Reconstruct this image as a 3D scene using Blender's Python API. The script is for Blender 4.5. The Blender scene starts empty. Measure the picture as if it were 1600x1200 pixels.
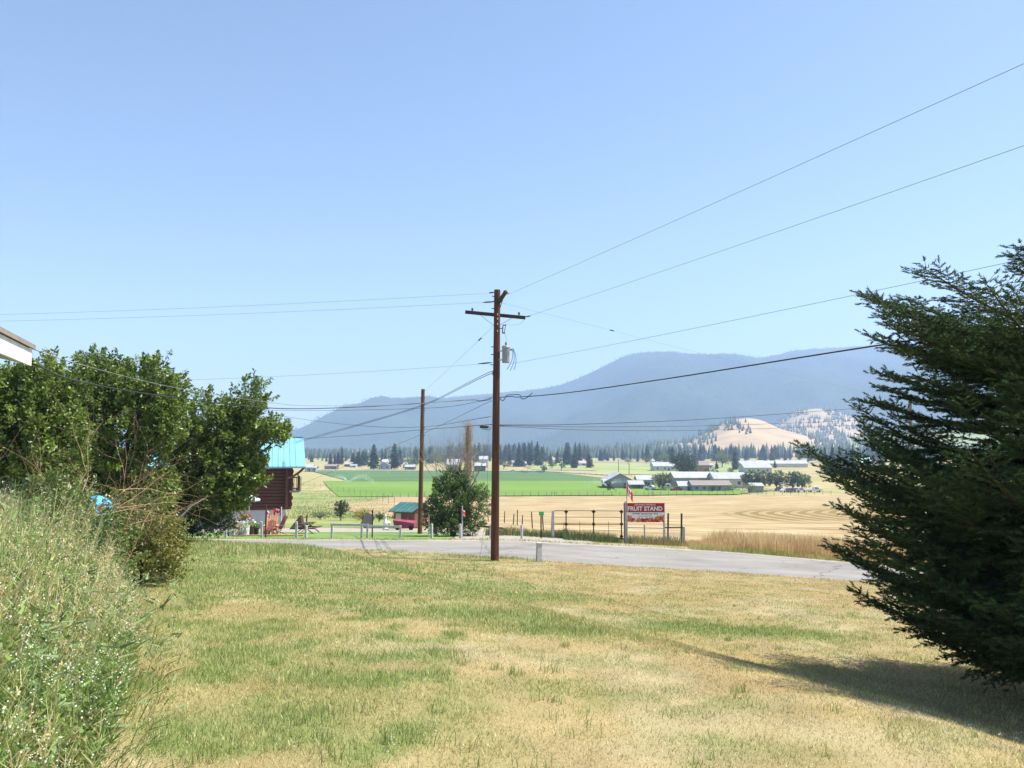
import bpy, bmesh, math, random
import numpy as np
from mathutils import Vector, Matrix, Euler
random.seed(7); rng = np.random.default_rng(11)
scene = bpy.context.scene; col = scene.collection
R = math.radians
# ------------------------------------------------------------------ camera, sky, sun, exposure
HAZE = .00023
CZ = 20.0                      # height of the eye; the valley floor lies near z = 1.5
F = 1250.0                     # focal length in photograph pixels (1600 wide)
PITCH = math.atan(95 / F)      # eye level lies 95 px under the picture centre
cam_d = bpy.data.cameras.new('camera'); cam = bpy.data.objects.new('camera', cam_d); col.objects.link(cam)
cam_d.sensor_width = 36; cam_d.lens = 36 * F / 1600; cam_d.clip_start = .1; cam_d.clip_end = 40000
cam.location = (0, 0, CZ); cam.rotation_euler = (R(90) + PITCH, 0, 0); scene.camera = cam
SUN_EL, SUN_AZ = 59.0, 80.0    # azimuth from +Y (view direction) towards +X (right)
world = bpy.data.worlds.new('World'); scene.world = world; world.use_nodes = True
wn = world.node_tree; wn.nodes.clear()
sky = wn.nodes.new('ShaderNodeTexSky'); sky.sky_type = 'NISHITA'; sky.sun_disc = False
sky.sun_elevation = R(SUN_EL); sky.sun_rotation = R(SUN_AZ); sky.altitude = 500; sky.air_density = 1.0; sky.dust_density = 1.0; sky.ozone_density = 2.6
bg = wn.nodes.new('ShaderNodeBackground'); bg.inputs[1].default_value = .09
wo = wn.nodes.new('ShaderNodeOutputWorld'); wn.links.new(sky.outputs[0], bg.inputs[0]); wn.links.new(bg.outputs[0], wo.inputs[0])
S = Vector((math.sin(R(SUN_AZ)) * math.cos(R(SUN_EL)), math.cos(R(SUN_AZ)) * math.cos(R(SUN_EL)), math.sin(R(SUN_EL))))
sl = bpy.data.lights.new('sun', 'SUN'); sl.energy = 4.8; sl.angle = R(.55); sl.color = (1, .95, .87)
so = bpy.data.objects.new('sun', sl); col.objects.link(so); so.rotation_euler = S.to_track_quat('Z', 'Y').to_euler(); so.location = (60, 0, 80)
vs = scene.view_settings; vs.view_transform = 'Standard'; vs.look = 'None'; vs.exposure = 1.1; vs.gamma = 1; vs.use_curve_mapping = False
scene.cycles.volume_bounces = 1

# ------------------------------------------------------------------ picture <-> place
def ray(px, py):
    v = (600 - py) / F; u = (px - 800) / F
    fy = math.cos(PITCH) - math.sin(PITCH) * v
    return u / fy, (math.sin(PITCH) + math.cos(PITCH) * v) / fy
def at(px, py, d):
    a, b = ray(px, py); return Vector((a * d, d, CZ + b * d))
def sm(x, a, b):
    t = np.clip((x - a) / (b - a), 0, 1); return t * t * (3 - 2 * t)
_D = np.array([-60, 0, 5, 10, 20, 31, 33, 41, 45, 60, 100, 150, 200, 245, 320, 550, 900, 1500, 20000.])
_B = np.array([1.5, 1.6, 1.92, 2.3, 3.15, 4.08, 4.2, 4.35, 4.62, 5.9, 8.6, 11.4, 13.6, 15.4, 16.8, 17.6, 18.1, 18.5, 18.5])
_fd = np.arange(-60, 400, .25); _fb = np.interp(_fd, _D, _B); _k = np.hanning(15); _k /= _k.sum()
_fb[10:-10] = np.convolve(_fb, _k, 'same')[10:-10]
_k2 = np.hanning(81); _k2 /= _k2.sum(); _fb2 = np.convolve(_fb, _k2, 'same'); _i = _fd > 55; _fb[_i] = np.where(_fd[_i] < 380, _fb2[_i], _fb[_i])
def ground(x, y):
    x = np.asarray(x, float); y = np.asarray(y, float)
    d = np.where(y < 399, np.interp(y, _fd, _fb), np.interp(y, _D, _B))
    d = d + np.where(x > 0, .05 * np.minimum(x, 30) * (1 - sm(y, 45, 110)), .05 * np.maximum(x, -16) * (1 - sm(y, 27, 37)))
    s = (y - 25) * .442 + (x + 4.8) * .897           # crest of the lawn bank
    d = d + .4 * np.maximum(sm(s, -1.3, 1.5), sm(y, 29, 36))
    n = .03 * np.sin(x * .9 + 1.3 * np.sin(y * .5)) * np.sin(y * .7 + .6 * x) + .018 * np.sin(2.3 * x + 1.1 * y) * np.sin(1.7 * y - .8 * x)
    return CZ - d + n * (1 - sm(y, 27, 32)) * np.where(y > -20, 1, 0)
def gz(x, y): return float(ground(x, y))
def gp(px, py):
    a, b = ray(px, py); d = np.concatenate([np.arange(3.5, 120, .1), np.arange(120, 1400, .5)])
    diff = CZ + b * d - ground(a * d, d); i = np.argmax(diff < 0)
    if diff[i] >= 0: i = len(d) - 1
    dd = d[i]; return Vector((a * dd, dd, gz(a * dd, dd)))
def on(px, d):
    a, _ = ray(px, 690); return Vector((a * d, d, gz(a * d, d)))

# ------------------------------------------------------------------ materials
def mat(name, c1, c2=None, scale=4., rough=.75, bump=0., detail=5., stretch=(1, 1, 1), metal=0., spec=.3, coords='Object', fac=(.35, .65), bscale=None):
    m = bpy.data.materials.new(name); m.use_nodes = True; nt = m.node_tree; b = nt.nodes['Principled BSDF']
    b.inputs['Roughness'].default_value = rough; b.inputs['Metallic'].default_value = metal; b.inputs['Specular IOR Level'].default_value = spec
    if c2 is None: c2 = tuple(v * .8 for v in c1)
    if coords == 'pos': g = nt.nodes.new('ShaderNodeNewGeometry'); src = g.outputs['Position']
    else: g = nt.nodes.new('ShaderNodeTexCoord'); src = g.outputs[coords]
    mp = nt.nodes.new('ShaderNodeMapping'); mp.inputs['Scale'].default_value = stretch; nt.links.new(src, mp.inputs[0])
    n = nt.nodes.new('ShaderNodeTexNoise'); n.inputs['Scale'].default_value = scale; n.inputs['Detail'].default_value = detail; n.inputs['Roughness'].default_value = .6
    nt.links.new(mp.outputs[0], n.inputs['Vector'])
    r = nt.nodes.new('ShaderNodeValToRGB'); r.color_ramp.elements[0].position = fac[0]; r.color_ramp.elements[1].position = fac[1]
    r.color_ramp.elements[0].color = (*c1, 1); r.color_ramp.elements[1].color = (*c2, 1)
    nt.links.new(n.outputs[0], r.inputs[0]); nt.links.new(r.outputs[0], b.inputs['Base Color'])
    if bump:
        n2 = nt.nodes.new('ShaderNodeTexNoise'); n2.inputs['Scale'].default_value = bscale or scale * 3; n2.inputs['Detail'].default_value = 4; nt.links.new(mp.outputs[0], n2.inputs['Vector'])
        bn = nt.nodes.new('ShaderNodeBump'); bn.inputs['Strength'].default_value = bump; bn.inputs['Distance'].default_value = .05 if bump <= 1 else bump
        nt.links.new(n2.outputs[0], bn.inputs['Height']); nt.links.new(bn.outputs[0], b.inputs['Normal'])
    return m
def leafmat(name, trans=.35, rough=.55, spec=.25, tint=(1.1, 1.15, .6)):
    """colour comes from the mesh's own 'col' attribute; thin leaves let some light through"""
    m = bpy.data.materials.new(name); m.use_nodes = True; nt = m.node_tree; b = nt.nodes['Principled BSDF']
    a = nt.nodes.new('ShaderNodeAttribute'); a.attribute_name = 'col'
    nt.links.new(a.outputs['Color'], b.inputs['Base Color']); b.inputs['Roughness'].default_value = rough; b.inputs['Specular IOR Level'].default_value = spec
    if trans > 0:
        t = nt.nodes.new('ShaderNodeBsdfTranslucent'); mx = nt.nodes.new('ShaderNodeMixShader'); mx.inputs[0].default_value = trans
        mu = nt.nodes.new('ShaderNodeMix'); mu.data_type = 'RGBA'; mu.blend_type = 'MULTIPLY'; mu.inputs[0].default_value = 1
        nt.links.new(a.outputs['Color'], mu.inputs[6]); mu.inputs[7].default_value = (*[min(v * 1.0, 2) for v in tint], 1)
        nt.links.new(mu.outputs[2], t.inputs[0]); nt.links.new(b.outputs[0], mx.inputs[1]); nt.links.new(t.outputs[0], mx.inputs[2])
        nt.links.new(mx.outputs[0], nt.nodes['Material Output'].inputs[0])
    return m
M = {}
M['leaf'] = leafmat('leaf', .32, .4, .5)
M['needle'] = leafmat('needle', .12, .6, .2)
M['blade'] = leafmat('blade', .3, .7, .15, (1, 1, .8))
M['petal'] = leafmat('petal', .25, .7, .1, (1, 1, 1))
M['cloth'] = leafmat('flag_cloth', .35, .8, .1, (1, .9, .9))
M['soil'] = leafmat('lawn_soil', 0, .95, .05)
M['print'] = leafmat('printed_panel', 0, .5, .3)
M['pole'] = mat('pole_wood', (.07, .03, .018), (.15, .058, .03), 3, .85, .6, stretch=(6, 6, .35))
M['pole_old'] = mat('pole_wood_old', (.095, .045, .026), (.18, .085, .045), 3, .85, .6, stretch=(6, 6, .35))
M['grey_wood'] = mat('grey_wood', (.16, .145, .125), (.25, .23, .2), 5, .9, .4, stretch=(5, 5, .4))
M['dark_wood'] = mat('dark_wood', (.045, .03, .022), (.09, .06, .042), 5, .9, .3)
M['bark'] = mat('bark', (.05, .038, .028), (.11, .085, .06), 9, .95, .8, stretch=(2, 2, .5))
M['dead'] = mat('dead_branch', (.30, .25, .2), (.42, .36, .3), 8, .9, .3)
M['deadred'] = mat('dead_stem', (.36, .22, .12), (.5, .34, .2), 8, .9, .3)
M['white'] = mat('white_paint', (.8, .79, .76), (.66, .65, .62), 5, .6)
M['wpost'] = mat('weathered_white', (.58, .57, .55), (.38, .37, .36), 9, .8, .2)
M['steel'] = mat('galvanised_steel', (.42, .43, .44), (.55, .56, .57), 9, .45, metal=.6)
M['darksteel'] = mat('dark_steel', (.035, .028, .025), (.07, .05, .04), 9, .6, metal=.3)
M['grey_tank'] = mat('tank_grey', (.34, .34, .32), (.28, .28, .27), 3, .5)
M['cable'] = mat('black_cable', (.02, .02, .022), (.035, .035, .036), 5, .5)
M['wire'] = mat('bare_wire', (.2, .2, .2), (.26, .26, .26), 5, .5, metal=.3)
M['porc'] = mat('porcelain', (.09, .06, .05), (.13, .09, .07), 5, .3)
M['road'] = mat('old_asphalt', (.215, .203, .182), (.29, .275, .25), .8, .95, .5, 9, coords='pos', stretch=(.35, 1, 1), bscale=60, spec=.1)
M['gravel'] = mat('gravel', (.29, .26, .21), (.38, .345, .29), 2, .95, .6, 9, coords='pos', bscale=30, spec=.05)
M['ground'] = mat('dry_ground', (.40, .31, .16), (.23, .24, .09), .05, .95, .3, 9, coords='pos', bscale=1.5, spec=.05)
M['green'] = mat('green_crop', (.11, .195, .028), (.155, .245, .04), .02, .9, .3, 8, coords='pos', stretch=(.4, 1, 1), bscale=2, spec=.1)
M['alf'] = mat('dark_crop', (.066, .125, .042), (.095, .165, .055), .04, .9, .3, 8, coords='pos', stretch=(.4, 1, 1), bscale=2, spec=.1)
M['past'] = mat('pasture', (.17, .25, .07), (.34, .33, .15), .03, .9, .3, 8, coords='pos', stretch=(.35, 1, 1), bscale=1, spec=.1)
M['turf'] = mat('mown_turf', (.10, .19, .045), (.2, .27, .08), .5, .9, .5, 8, coords='pos', bscale=8, spec=.1)
M['rough'] = mat('rough_slope', (.30, .28, .12), (.15, .22, .06), .09, .95, .6, 10, coords='pos', bscale=1.5, spec=.05)
M['gold'] = mat('golden_slope', (.47, .33, .20), (.31, .24, .14), .016, .95, .3, 9, coords='pos', bscale=.1, spec=.05)
M['forest'] = mat('forest_slope', (.014, .026, .019), (.046, .066, .040), .0022, .95, 0, 12, coords='pos', spec=.02)  # broad tone patches put lit and shaded mountain folds into the forest colour
M['cyan'] = mat('cyan_roof', (.16, .36, .44), (.19, .40, .48), .6, .55, spec=.3)
M['teal'] = mat('teal_roof', (.04, .125, .12), (.075, .18, .17), 1.5, .45)
M['rteal'] = mat('pale_teal_roof', (.25, .62, .55), None, 1, .5)
M['rwhite'] = mat('white_roof', (.42, .43, .44), (.31, .32, .33), .35, .5, stretch=(1, .2, 1))
M['rgrey'] = mat('grey_roof', (.30, .31, .31), (.4, .41, .41), .4, .6, stretch=(1, .2, 1))
M['rbrown'] = mat('brown_shingle', (.19, .16, .14), (.28, .24, .21), 1.5, .9)
M['rpink'] = mat('faded_red_roof', (.42, .33, .33), (.34, .26, .26), .5, .8)
M['wgrey'] = mat('grey_boards', (.25, .25, .25), (.36, .355, .34), 1.2, .9, .2, stretch=(4, 4, .2))
M['wcream'] = mat('cream_siding', (.55, .52, .46), (.48, .45, .4), .5, .8)
M['wblue'] = mat('bluegrey_siding', (.30, .34, .38), (.24, .28, .32), .5, .8)
M['wbrick'] = mat('brick_wall', (.30, .12, .07), (.38, .18, .11), 2, .9)
M['wbrown'] = mat('brown_boards', (.10, .06, .045), (.16, .10, .07), 1.2, .9, stretch=(4, 4, .3))
M['log'] = mat('stained_log', (.075, .027, .017), (.125, .048, .028), 2, .7, .3, stretch=(.5, 6, 6))
M['found'] = mat('grey_concrete', (.44, .44, .42), (.52, .52, .5), 1.5, .9)
M['glass'] = mat('window_glass', (.03, .04, .05), (.06, .07, .08), .8, .12, spec=.6)
M['redpaint'] = mat('red_paint', (.40, .03, .03), (.30, .025, .025), 3, .6)
M['orange'] = mat('cedar_chair', (.52, .23, .10), (.62, .31, .15), 5, .7)
M['brownred'] = mat('redbrown_chair', (.27, .09, .06), (.36, .14, .09), 5, .7)
M['signred'] = mat('sign_red', (.40, .018, .022), (.33, .015, .02), 2, .45)
M['signwhite'] = mat('sign_white', (.78, .77, .74), (.7, .69, .66), 2, .45)
M['signdark'] = mat('sign_ink', (.03, .03, .035), None, 2, .5)
M['greensign'] = mat('sign_green', (.06, .52, .13), (.05, .45, .11), 2, .45)
M['carwhite'] = mat('white_car_paint', (.75, .76, .78), None, 2, .25, spec=.5)
M['carred'] = mat('red_car_paint', (.35, .03, .03), None, 2, .25, spec=.5)
M['cardark'] = mat('dark_car_paint', (.06, .07, .09), None, 2, .25, spec=.5)
M['tyre'] = mat('tyre', (.02, .02, .02), None, 5, .9)
M['tarp'] = mat('blue_tarp', (.05, .34, .75), (.10, .48, .85), 3, .4, .4)
M['purple'] = mat('maroon_canvas', (.20, .035, .06), (.28, .06, .09), 2, .8)
M['umbrella'] = mat('pale_canvas', (.62, .72, .74), (.55, .66, .68), 2, .8)
M['bluegreypot'] = mat('bluegrey_pot', (.32, .34, .44), None, 4, .6)
def haymat():
    m = mat('hay_stubble', (.38, .29, .155), (.22, .155, .078), .9, .95, .6, 9, coords='pos', stretch=(.16, .8, .2), bscale=1.2, spec=.05)
    nt = m.node_tree; b = nt.nodes['Principled BSDF']; old = b.inputs['Base Color'].links[0].from_socket
    g = nt.nodes.new('ShaderNodeNewGeometry'); sx = nt.nodes.new('ShaderNodeSeparateXYZ'); nt.links.new(g.outputs['Position'], sx.inputs[0])
    def mth(op, a, bb=None):
        n = nt.nodes.new('ShaderNodeMath'); n.operation = op
        for i, v in enumerate((a, bb)):
            if v is None: continue
            if isinstance(v, (int, float)): n.inputs[i].default_value = v
            else: nt.links.new(v, n.inputs[i])
        return n.outputs[0]
    X, Y = sx.outputs[0], sx.outputs[1]
    nz = nt.nodes.new('ShaderNodeTexNoise'); nz.inputs['Scale'].default_value = .08; nt.links.new(g.outputs['Position'], nz.inputs['Vector'])
    yy = mth('SUBTRACT', Y, 112.); y1_ = mth('SUBTRACT', Y, 100.)
    u = mth('ADD', mth('SUBTRACT', mth('ADD', X, 2.2), mth('MULTIPLY', mth('MULTIPLY', y1_, y1_), .0085)), mth('MULTIPLY', nz.outputs[0], 1.2))
    st = mth('SINE', mth('MULTIPLY', u, 2.7))
    st = mth('MULTIPLY', mth('ADD', st, .3), 2.2)
    cl = nt.nodes.new('ShaderNodeClamp'); nt.links.new(st, cl.inputs[0])
    def ss(v, a, bb):
        n = nt.nodes.new('ShaderNodeMapRange'); n.interpolation_type = 'SMOOTHSTEP'; nt.links.new(v, n.inputs[0]); n.inputs[1].default_value = a; n.inputs[2].default_value = bb; return n.outputs[0]
    mask = mth('MULTIPLY', mth('MULTIPLY', ss(u, 29.5, 32.5), ss(X, 24, 29)), mth('MULTIPLY', ss(Y, 84, 96), mth('SUBTRACT', 1., ss(Y, 138, 158))))
    k = mth('MULTIPLY', cl.outputs[0], mth('MULTIPLY', mask, .95))
    mx = nt.nodes.new('ShaderNodeMix'); mx.data_type = 'RGBA'; nt.links.new(k, mx.inputs[0]); nt.links.new(old, mx.inputs[6]); mx.inputs[7].default_value = (.19, .14, .05, 1)
    # straw swaths lying lighter across the field
    w = nt.nodes.new('ShaderNodeTexNoise'); w.inputs['Scale'].default_value = 1; w.inputs['Detail'].default_value = 3
    mp = nt.nodes.new('ShaderNodeMapping'); mp.inputs['Scale'].default_value = (.10, .8, .2); nt.links.new(g.outputs['Position'], mp.inputs[0]); nt.links.new(mp.outputs[0], w.inputs['Vector'])
    mx2 = nt.nodes.new('ShaderNodeMix'); mx2.data_type = 'RGBA'; nt.links.new(mth('MULTIPLY', ss(w.outputs[0], .5, .64), mth('SUBTRACT', .8, mth('MULTIPLY', mask, .7))), mx2.inputs[0]); nt.links.new(mx.outputs[2], mx2.inputs[6]); mx2.inputs[7].default_value = (.49, .40, .235, 1)
    nt.links.new(mx2.outputs[2], b.inputs['Base Color']); return m
M['hay'] = haymat()
def crack_road(m):
    nt = m.node_tree; b = nt.nodes['Principled BSDF']; old = b.inputs['Base Color'].links[0].from_socket; g = nt.nodes.new('ShaderNodeNewGeometry')
    nz = nt.nodes.new('ShaderNodeTexNoise'); nz.inputs['Scale'].default_value = .9; nz.inputs['Detail'].default_value = 4; nt.links.new(g.outputs['Position'], nz.inputs['Vector'])
    ad = nt.nodes.new('ShaderNodeMix'); ad.data_type = 'RGBA'; ad.blend_type = 'ADD'; ad.inputs[0].default_value = 1.2; nt.links.new(g.outputs['Position'], ad.inputs[6]); nt.links.new(nz.outputs['Color'], ad.inputs[7])
    last = old
    for sc_, w_, c_ in ((.22, .006, (.09, .088, .085, 1)), (.07, .0035, (.075, .072, .07, 1))):
        v = nt.nodes.new('ShaderNodeTexVoronoi'); v.feature = 'DISTANCE_TO_EDGE'; v.inputs['Scale'].default_value = sc_; nt.links.new(ad.outputs[2], v.inputs['Vector'])
        mr = nt.nodes.new('ShaderNodeMapRange'); nt.links.new(v.outputs['Distance'], mr.inputs[0]); mr.inputs[1].default_value = 0; mr.inputs[2].default_value = w_; mr.inputs[3].default_value = .75; mr.inputs[4].default_value = 0
        mx = nt.nodes.new('ShaderNodeMix'); mx.data_type = 'RGBA'; nt.links.new(mr.outputs[0], mx.inputs[0]); nt.links.new(last, mx.inputs[6]); mx.inputs[7].default_value = c_; last = mx.outputs[2]
    pt = nt.nodes.new('ShaderNodeTexNoise'); pt.inputs['Scale'].default_value = .22; pt.inputs['Detail'].default_value = 5; nt.links.new(g.outputs['Position'], pt.inputs['Vector']); pr = nt.nodes.new('ShaderNodeMapRange'); nt.links.new(pt.outputs[0], pr.inputs[0]); pr.inputs[1].default_value = .5; pr.inputs[2].default_value = .7; pr.inputs[4].default_value = .35
    mx = nt.nodes.new('ShaderNodeMix'); mx.data_type = 'RGBA'; nt.links.new(pr.outputs[0], mx.inputs[0]); nt.links.new(last, mx.inputs[6]); mx.inputs[7].default_value = (.16, .15, .135, 1)
    nt.links.new(mx.outputs[2], b.inputs['Base Color'])
crack_road(M['road'])

# ------------------------------------------------------------------ mesh helpers
def tag(o, label=None, cat=None, group=None, kind=None):
    if label: o['label'] = label
    if cat: o['category'] = cat
    if group: o['group'] = group
    if kind: o['kind'] = kind
    return o
def link(name, me, m=None, parent=None, loc=None):
    o = bpy.data.objects.new(name, me); col.objects.link(o)
    if m is not None and me is not None and not me.materials: me.materials.append(m)
    if parent is not None: o.parent = parent
    if loc is not None: o.location = loc
    return o
def thing(name, label, cat, loc=(0, 0, 0), rz=0., group=None):
    o = bpy.data.objects.new(name, None); col.objects.link(o); o.empty_display_size = .2
    o.location = loc; o.rotation_euler = (0, 0, rz); return tag(o, label, cat, group)
def np_mesh(name, v, f, cols=None, smooth=False):
    v = np.asarray(v, np.float32).reshape(-1, 3); f = np.asarray(f, np.int32); n, k = f.shape
    me = bpy.data.meshes.new(name); me.vertices.add(len(v)); me.vertices.foreach_set('co', v.ravel())
    me.loops.add(n * k); me.loops.foreach_set('vertex_index', f.ravel())
    me.polygons.add(n); me.polygons.foreach_set('loop_start', np.arange(0, n * k, k, dtype=np.int32))
    if smooth: me.polygons.foreach_set('use_smooth', np.ones(n, bool))
    me.update(calc_edges=True)
    if cols is not None:
        c = np.ones((len(v), 4), np.float32); c[:, :3] = cols
        me.attributes.new('col', 'FLOAT_COLOR', 'POINT').data.foreach_set('color', c.ravel())
    return me
class MB:
    def __init__(s): s.v = []; s.f = []
    def add(s, vs_, fs): n = len(s.v); s.v += [tuple(p) for p in vs_]; s.f += [tuple(i + n for i in f) for f in fs]; return s
    def box(s, c, size, rot=None, taper=1.):
        x, y, z = [q / 2 for q in size]; c = Vector(c); P = []
        for dz, t in ((-z, 1), (z, taper)):
            for dx, dy in ((-x, -y), (x, -y), (x, y), (-x, y)): P.append(Vector((dx * t, dy * t, dz)))
        if rot is not None: P = [rot @ p for p in P]
        return s.add([c + p for p in P], [(0, 3, 2, 1), (4, 5, 6, 7), (0, 1, 5, 4), (1, 2, 6, 5), (2, 3, 7, 6), (3, 0, 4, 7)])
    def bar(s, a, b, w, h=None):
        a = Vector(a); b = Vector(b); d = b - a
        return s.box((a + b) / 2, (w, h or w, d.length), d.to_track_quat('Z', 'Y').to_matrix())
    def tube(s, pts, rad, n=8, cap=True):
        pts = [Vector(p) for p in pts]; m = len(pts); rad = rad if hasattr(rad, '__len__') else [rad] * m
        V = []; ref = Vector((0, 0, 1))
        for i, p in enumerate(pts):
            d = (pts[min(i + 1, m - 1)] - pts[max(i - 1, 0)])
            if d.length < 1e-9: d = Vector((0, 0, 1))
            d.normalize()
            u = d.cross(Vector((.01, 1, .02)) if abs(d.y) < .9 else Vector((1, .02, .01))).normalized(); w = d.cross(u)
            for j in range(n):
                a = 2 * math.pi * j / n; V.append(p + (u * math.cos(a) + w * math.sin(a)) * rad[i])
        Fc = [(i * n + j, i * n + (j + 1) % n, (i + 1) * n + (j + 1) % n, (i + 1) * n + j) for i in range(m - 1) for j in range(n)]
        if cap: Fc += [tuple(range(n - 1, -1, -1)), tuple((m - 1) * n + j for j in range(n))]
        return s.add(V, Fc)
    def lathe(s, prof, c=(0, 0, 0), n=14):
        c = Vector(c); V = []
        for r, z in prof:
            for j in range(n): a = 2 * math.pi * j / n; V.append(c + Vector((r * math.cos(a), r * math.sin(a), z)))
        m = len(prof); Fc = [(i * n + j, i * n + (j + 1) % n, (i + 1) * n + (j + 1) % n, (i + 1) * n + j) for i in range(m - 1) for j in range(n)]
        return s.add(V, Fc + [tuple(range(n - 1, -1, -1)), tuple((m - 1) * n + j for j in range(n))])
    def prism(s, poly, y0, y1):        # polygon in x,z swept along y
        n = len(poly); V = [(x, y0, z) for x, z in poly] + [(x, y1, z) for x, z in poly]
        return s.add(V, [tuple(range(n)), tuple(range(2 * n - 1, n - 1, -1))] + [(i, i + n, (i + 1) % n + n, (i + 1) % n) for i in range(n)])
    def build(s, name, m=None, parent=None, loc=None, smooth=False):
        me = bpy.data.meshes.new(name); me.from_pydata(s.v, [], s.f)
        bm = bmesh.new(); bm.from_mesh(me); bmesh.ops.recalc_face_normals(bm, faces=bm.faces); bm.to_mesh(me); bm.free()
        if smooth: me.polygons.foreach_set('use_smooth', np.ones(len(me.polygons), bool))
        me.update(); return link(name, me, m, parent, loc)
def copy_tree(o, parent=None):
    c = o.copy(); col.objects.link(c); c.parent = parent
    for ch in list(o.children): copy_tree(ch, c)
    return c
_NT = np.random.default_rng(5).random(65536)
def vnoise(x, y, s, seed=0):
    """smooth value noise in numpy, 0..1"""
    x = np.asarray(x) / s; y = np.asarray(y) / s; xi = np.floor(x).astype(np.int64); yi = np.floor(y).astype(np.int64); fx = x - xi; fy = y - yi
    fx = fx * fx * (3 - 2 * fx); fy = fy * fy * (3 - 2 * fy)
    def h(a, b): return _NT[((a + seed * 37) & 255) * 256 + ((b + seed * 91) & 255)]
    return (h(xi, yi) * (1 - fx) + h(xi + 1, yi) * fx) * (1 - fy) + (h(xi, yi + 1) * (1 - fx) + h(xi + 1, yi + 1) * fx) * fy
def fbm(x, y, s, seed=0, o=4):
    t = 0; a = .5; n = 0
    for i in range(o): t = t + a * vnoise(x, y, s / 2 ** i, seed + i); n += a; a *= .55
    return t / n
def unit(v): return v / np.maximum(np.linalg.norm(v, axis=-1, keepdims=True), 1e-9)
def rdir(n): return unit(rng.normal(size=(n, 3)))

# ------------------------------------------------------------------ ground sheets
near_pts = np.array([(-90, 46), (-40, 42), (-22, 39.6), (-14, 38.2), (-9, 37.2), (-4.6, 35.4), (-1, 33.2), (2, 32.3), (7.6, 31.6), (12.5, 30.4), (20, 27.8), (35, 22), (70, 8)])
far_pts = np.array([(-90, 50), (-40, 44.5), (-22, 41.6), (-14.7, 41), (-5, 40.5), (3.1, 40), (6.5, 40.3), (10, 40.2), (12.5, 39.4), (15.3, 38.2), (22, 35.5), (37, 29.5), (74, 15)])
def smoothline(P, x):
    xs = np.linspace(P[0, 0], P[-1, 0], 2000); ys = np.interp(xs, P[:, 0], P[:, 1]); k = np.hanning(61); k /= k.sum()
    yp = np.convolve(np.pad(ys, 30, 'edge'), k, 'valid'); return np.interp(x, xs, yp)
def road_near(x): return smoothline(near_pts, x)
def road_far(x): return smoothline(far_pts, x)
def sheet(name, xs, ylo, yhi, ny, dz, m, cols=None, power=1.):
    """a grid that follows the ground between two lines y = ylo(x) and y = yhi(x)"""
    xs = np.asarray(xs, float); t = np.linspace(0, 1, ny) ** power
    a = ylo(xs) if callable(ylo) else np.full(len(xs), float(ylo)); b = yhi(xs) if callable(yhi) else np.full(len(xs), float(yhi))
    X = np.repeat(xs[None], ny, 0); Y = a[None] + (b - a)[None] * t[:, None]; Z = ground(X, Y) + dz
    nx = len(xs); i = np.arange(ny - 1)[:, None] * nx + np.arange(nx - 1)[None]
    f = np.stack([i, i + 1, i + nx + 1, i + nx], -1).reshape(-1, 4)
    v = np.stack([X, Y, Z], -1)
    o = link(name, np_mesh(name, v, f, None if cols is None else cols(X.ravel(), Y.ravel()), True), m); o['kind'] = 'structure'; return o
def strip_px(name, quad, nu, nv, dz, m):
    """a field given by its four corners on the ground (far-left, far-right, near-right, near-left pixels)"""
    c = [gp(*q) for q in quad]; u = np.linspace(0, 1, nu); v = np.linspace(0, 1, nv)
    U, V = np.meshgrid(u, v)
    P = [np.array((p.x, p.y)) for p in c]
    XY = ((1 - U) * (1 - V))[..., None] * P[3] + (U * (1 - V))[..., None] * P[2] + (U * V)[..., None] * P[1] + ((1 - U) * V)[..., None] * P[0]
    Z = ground(XY[..., 0], XY[..., 1]) + dz; i = np.arange(nv - 1)[:, None] * nu + np.arange(nu - 1)[None]
    f = np.stack([i, i + 1, i + nu + 1, i + nu], -1).reshape(-1, 4)
    o = link(name, np_mesh(name, np.concatenate([XY, Z[..., None]], -1), f, None, True), m); o['kind'] = 'structure'; return o
# base sheet: rings round the eye out to the horizon
rr = np.concatenate([[0.5], np.geomspace(2, 8400, 140)]); th = np.linspace(0, 2 * math.pi, 241)[:-1]
RR, TH = np.meshgrid(rr, th, indexing='ij'); X = RR * np.sin(TH); Y = np.clip(RR * np.cos(TH), -1900, 5950); X = np.clip(X, -7900, 7900)
Z = ground(X, Y) - np.where(RR < 120, .09, .15); nt_ = len(th)
i = np.arange(len(rr) - 1)[:, None] * nt_ + np.arange(nt_)[None]; j = np.arange(len(rr) - 1)[:, None] * nt_ + (np.arange(nt_)[None] + 1) % nt_
link('ground', np_mesh('ground', np.stack([X, Y, Z], -1), np.stack([i, i + nt_, j + nt_, j], -1).reshape(-1, 4), None, True), M['ground'])['kind'] = 'structure'

STRAW = np.array((.53, .42, .21)); GREEN = np.array((.265, .335, .105)); BROWN = np.array((.46, .32, .14)); PALE = np.array((.63, .545, .34))
blobs = []
for (px, py, rx, ry, s) in [(1130, 985, 1.7, .8, 1.0), (1220, 990, 1.0, .6, .7), (1080, 968, .9, .5, .5), (870, 985, 1.1, .6, .8), (780, 962, 1.0, .6, .8), (840, 935, 1.6, .9, .8), (740, 915, 2.0, 1.2, .6), (420, 880, 7, 3.5, .5),
                            (480, 930, 3.5, 2, .4), (330, 900, 3, 2, .8), (420, 1000, 1.6, 1.2, .5), (540, 1150, .9, .5, .5), (860, 1080, .5, .25, .6), (1440, 890, 3, 1.5, .5), (1000, 878, 6, .8, .6), (320, 1130, 1, .6, .6), (1170, 1170, .6, .3, .6), (430, 1060, 1.2, .6, .4), (600, 1090, 1., .5, .3)]:
    p = gp(px, py); blobs.append((p.x, p.y, rx, ry, s))
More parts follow.
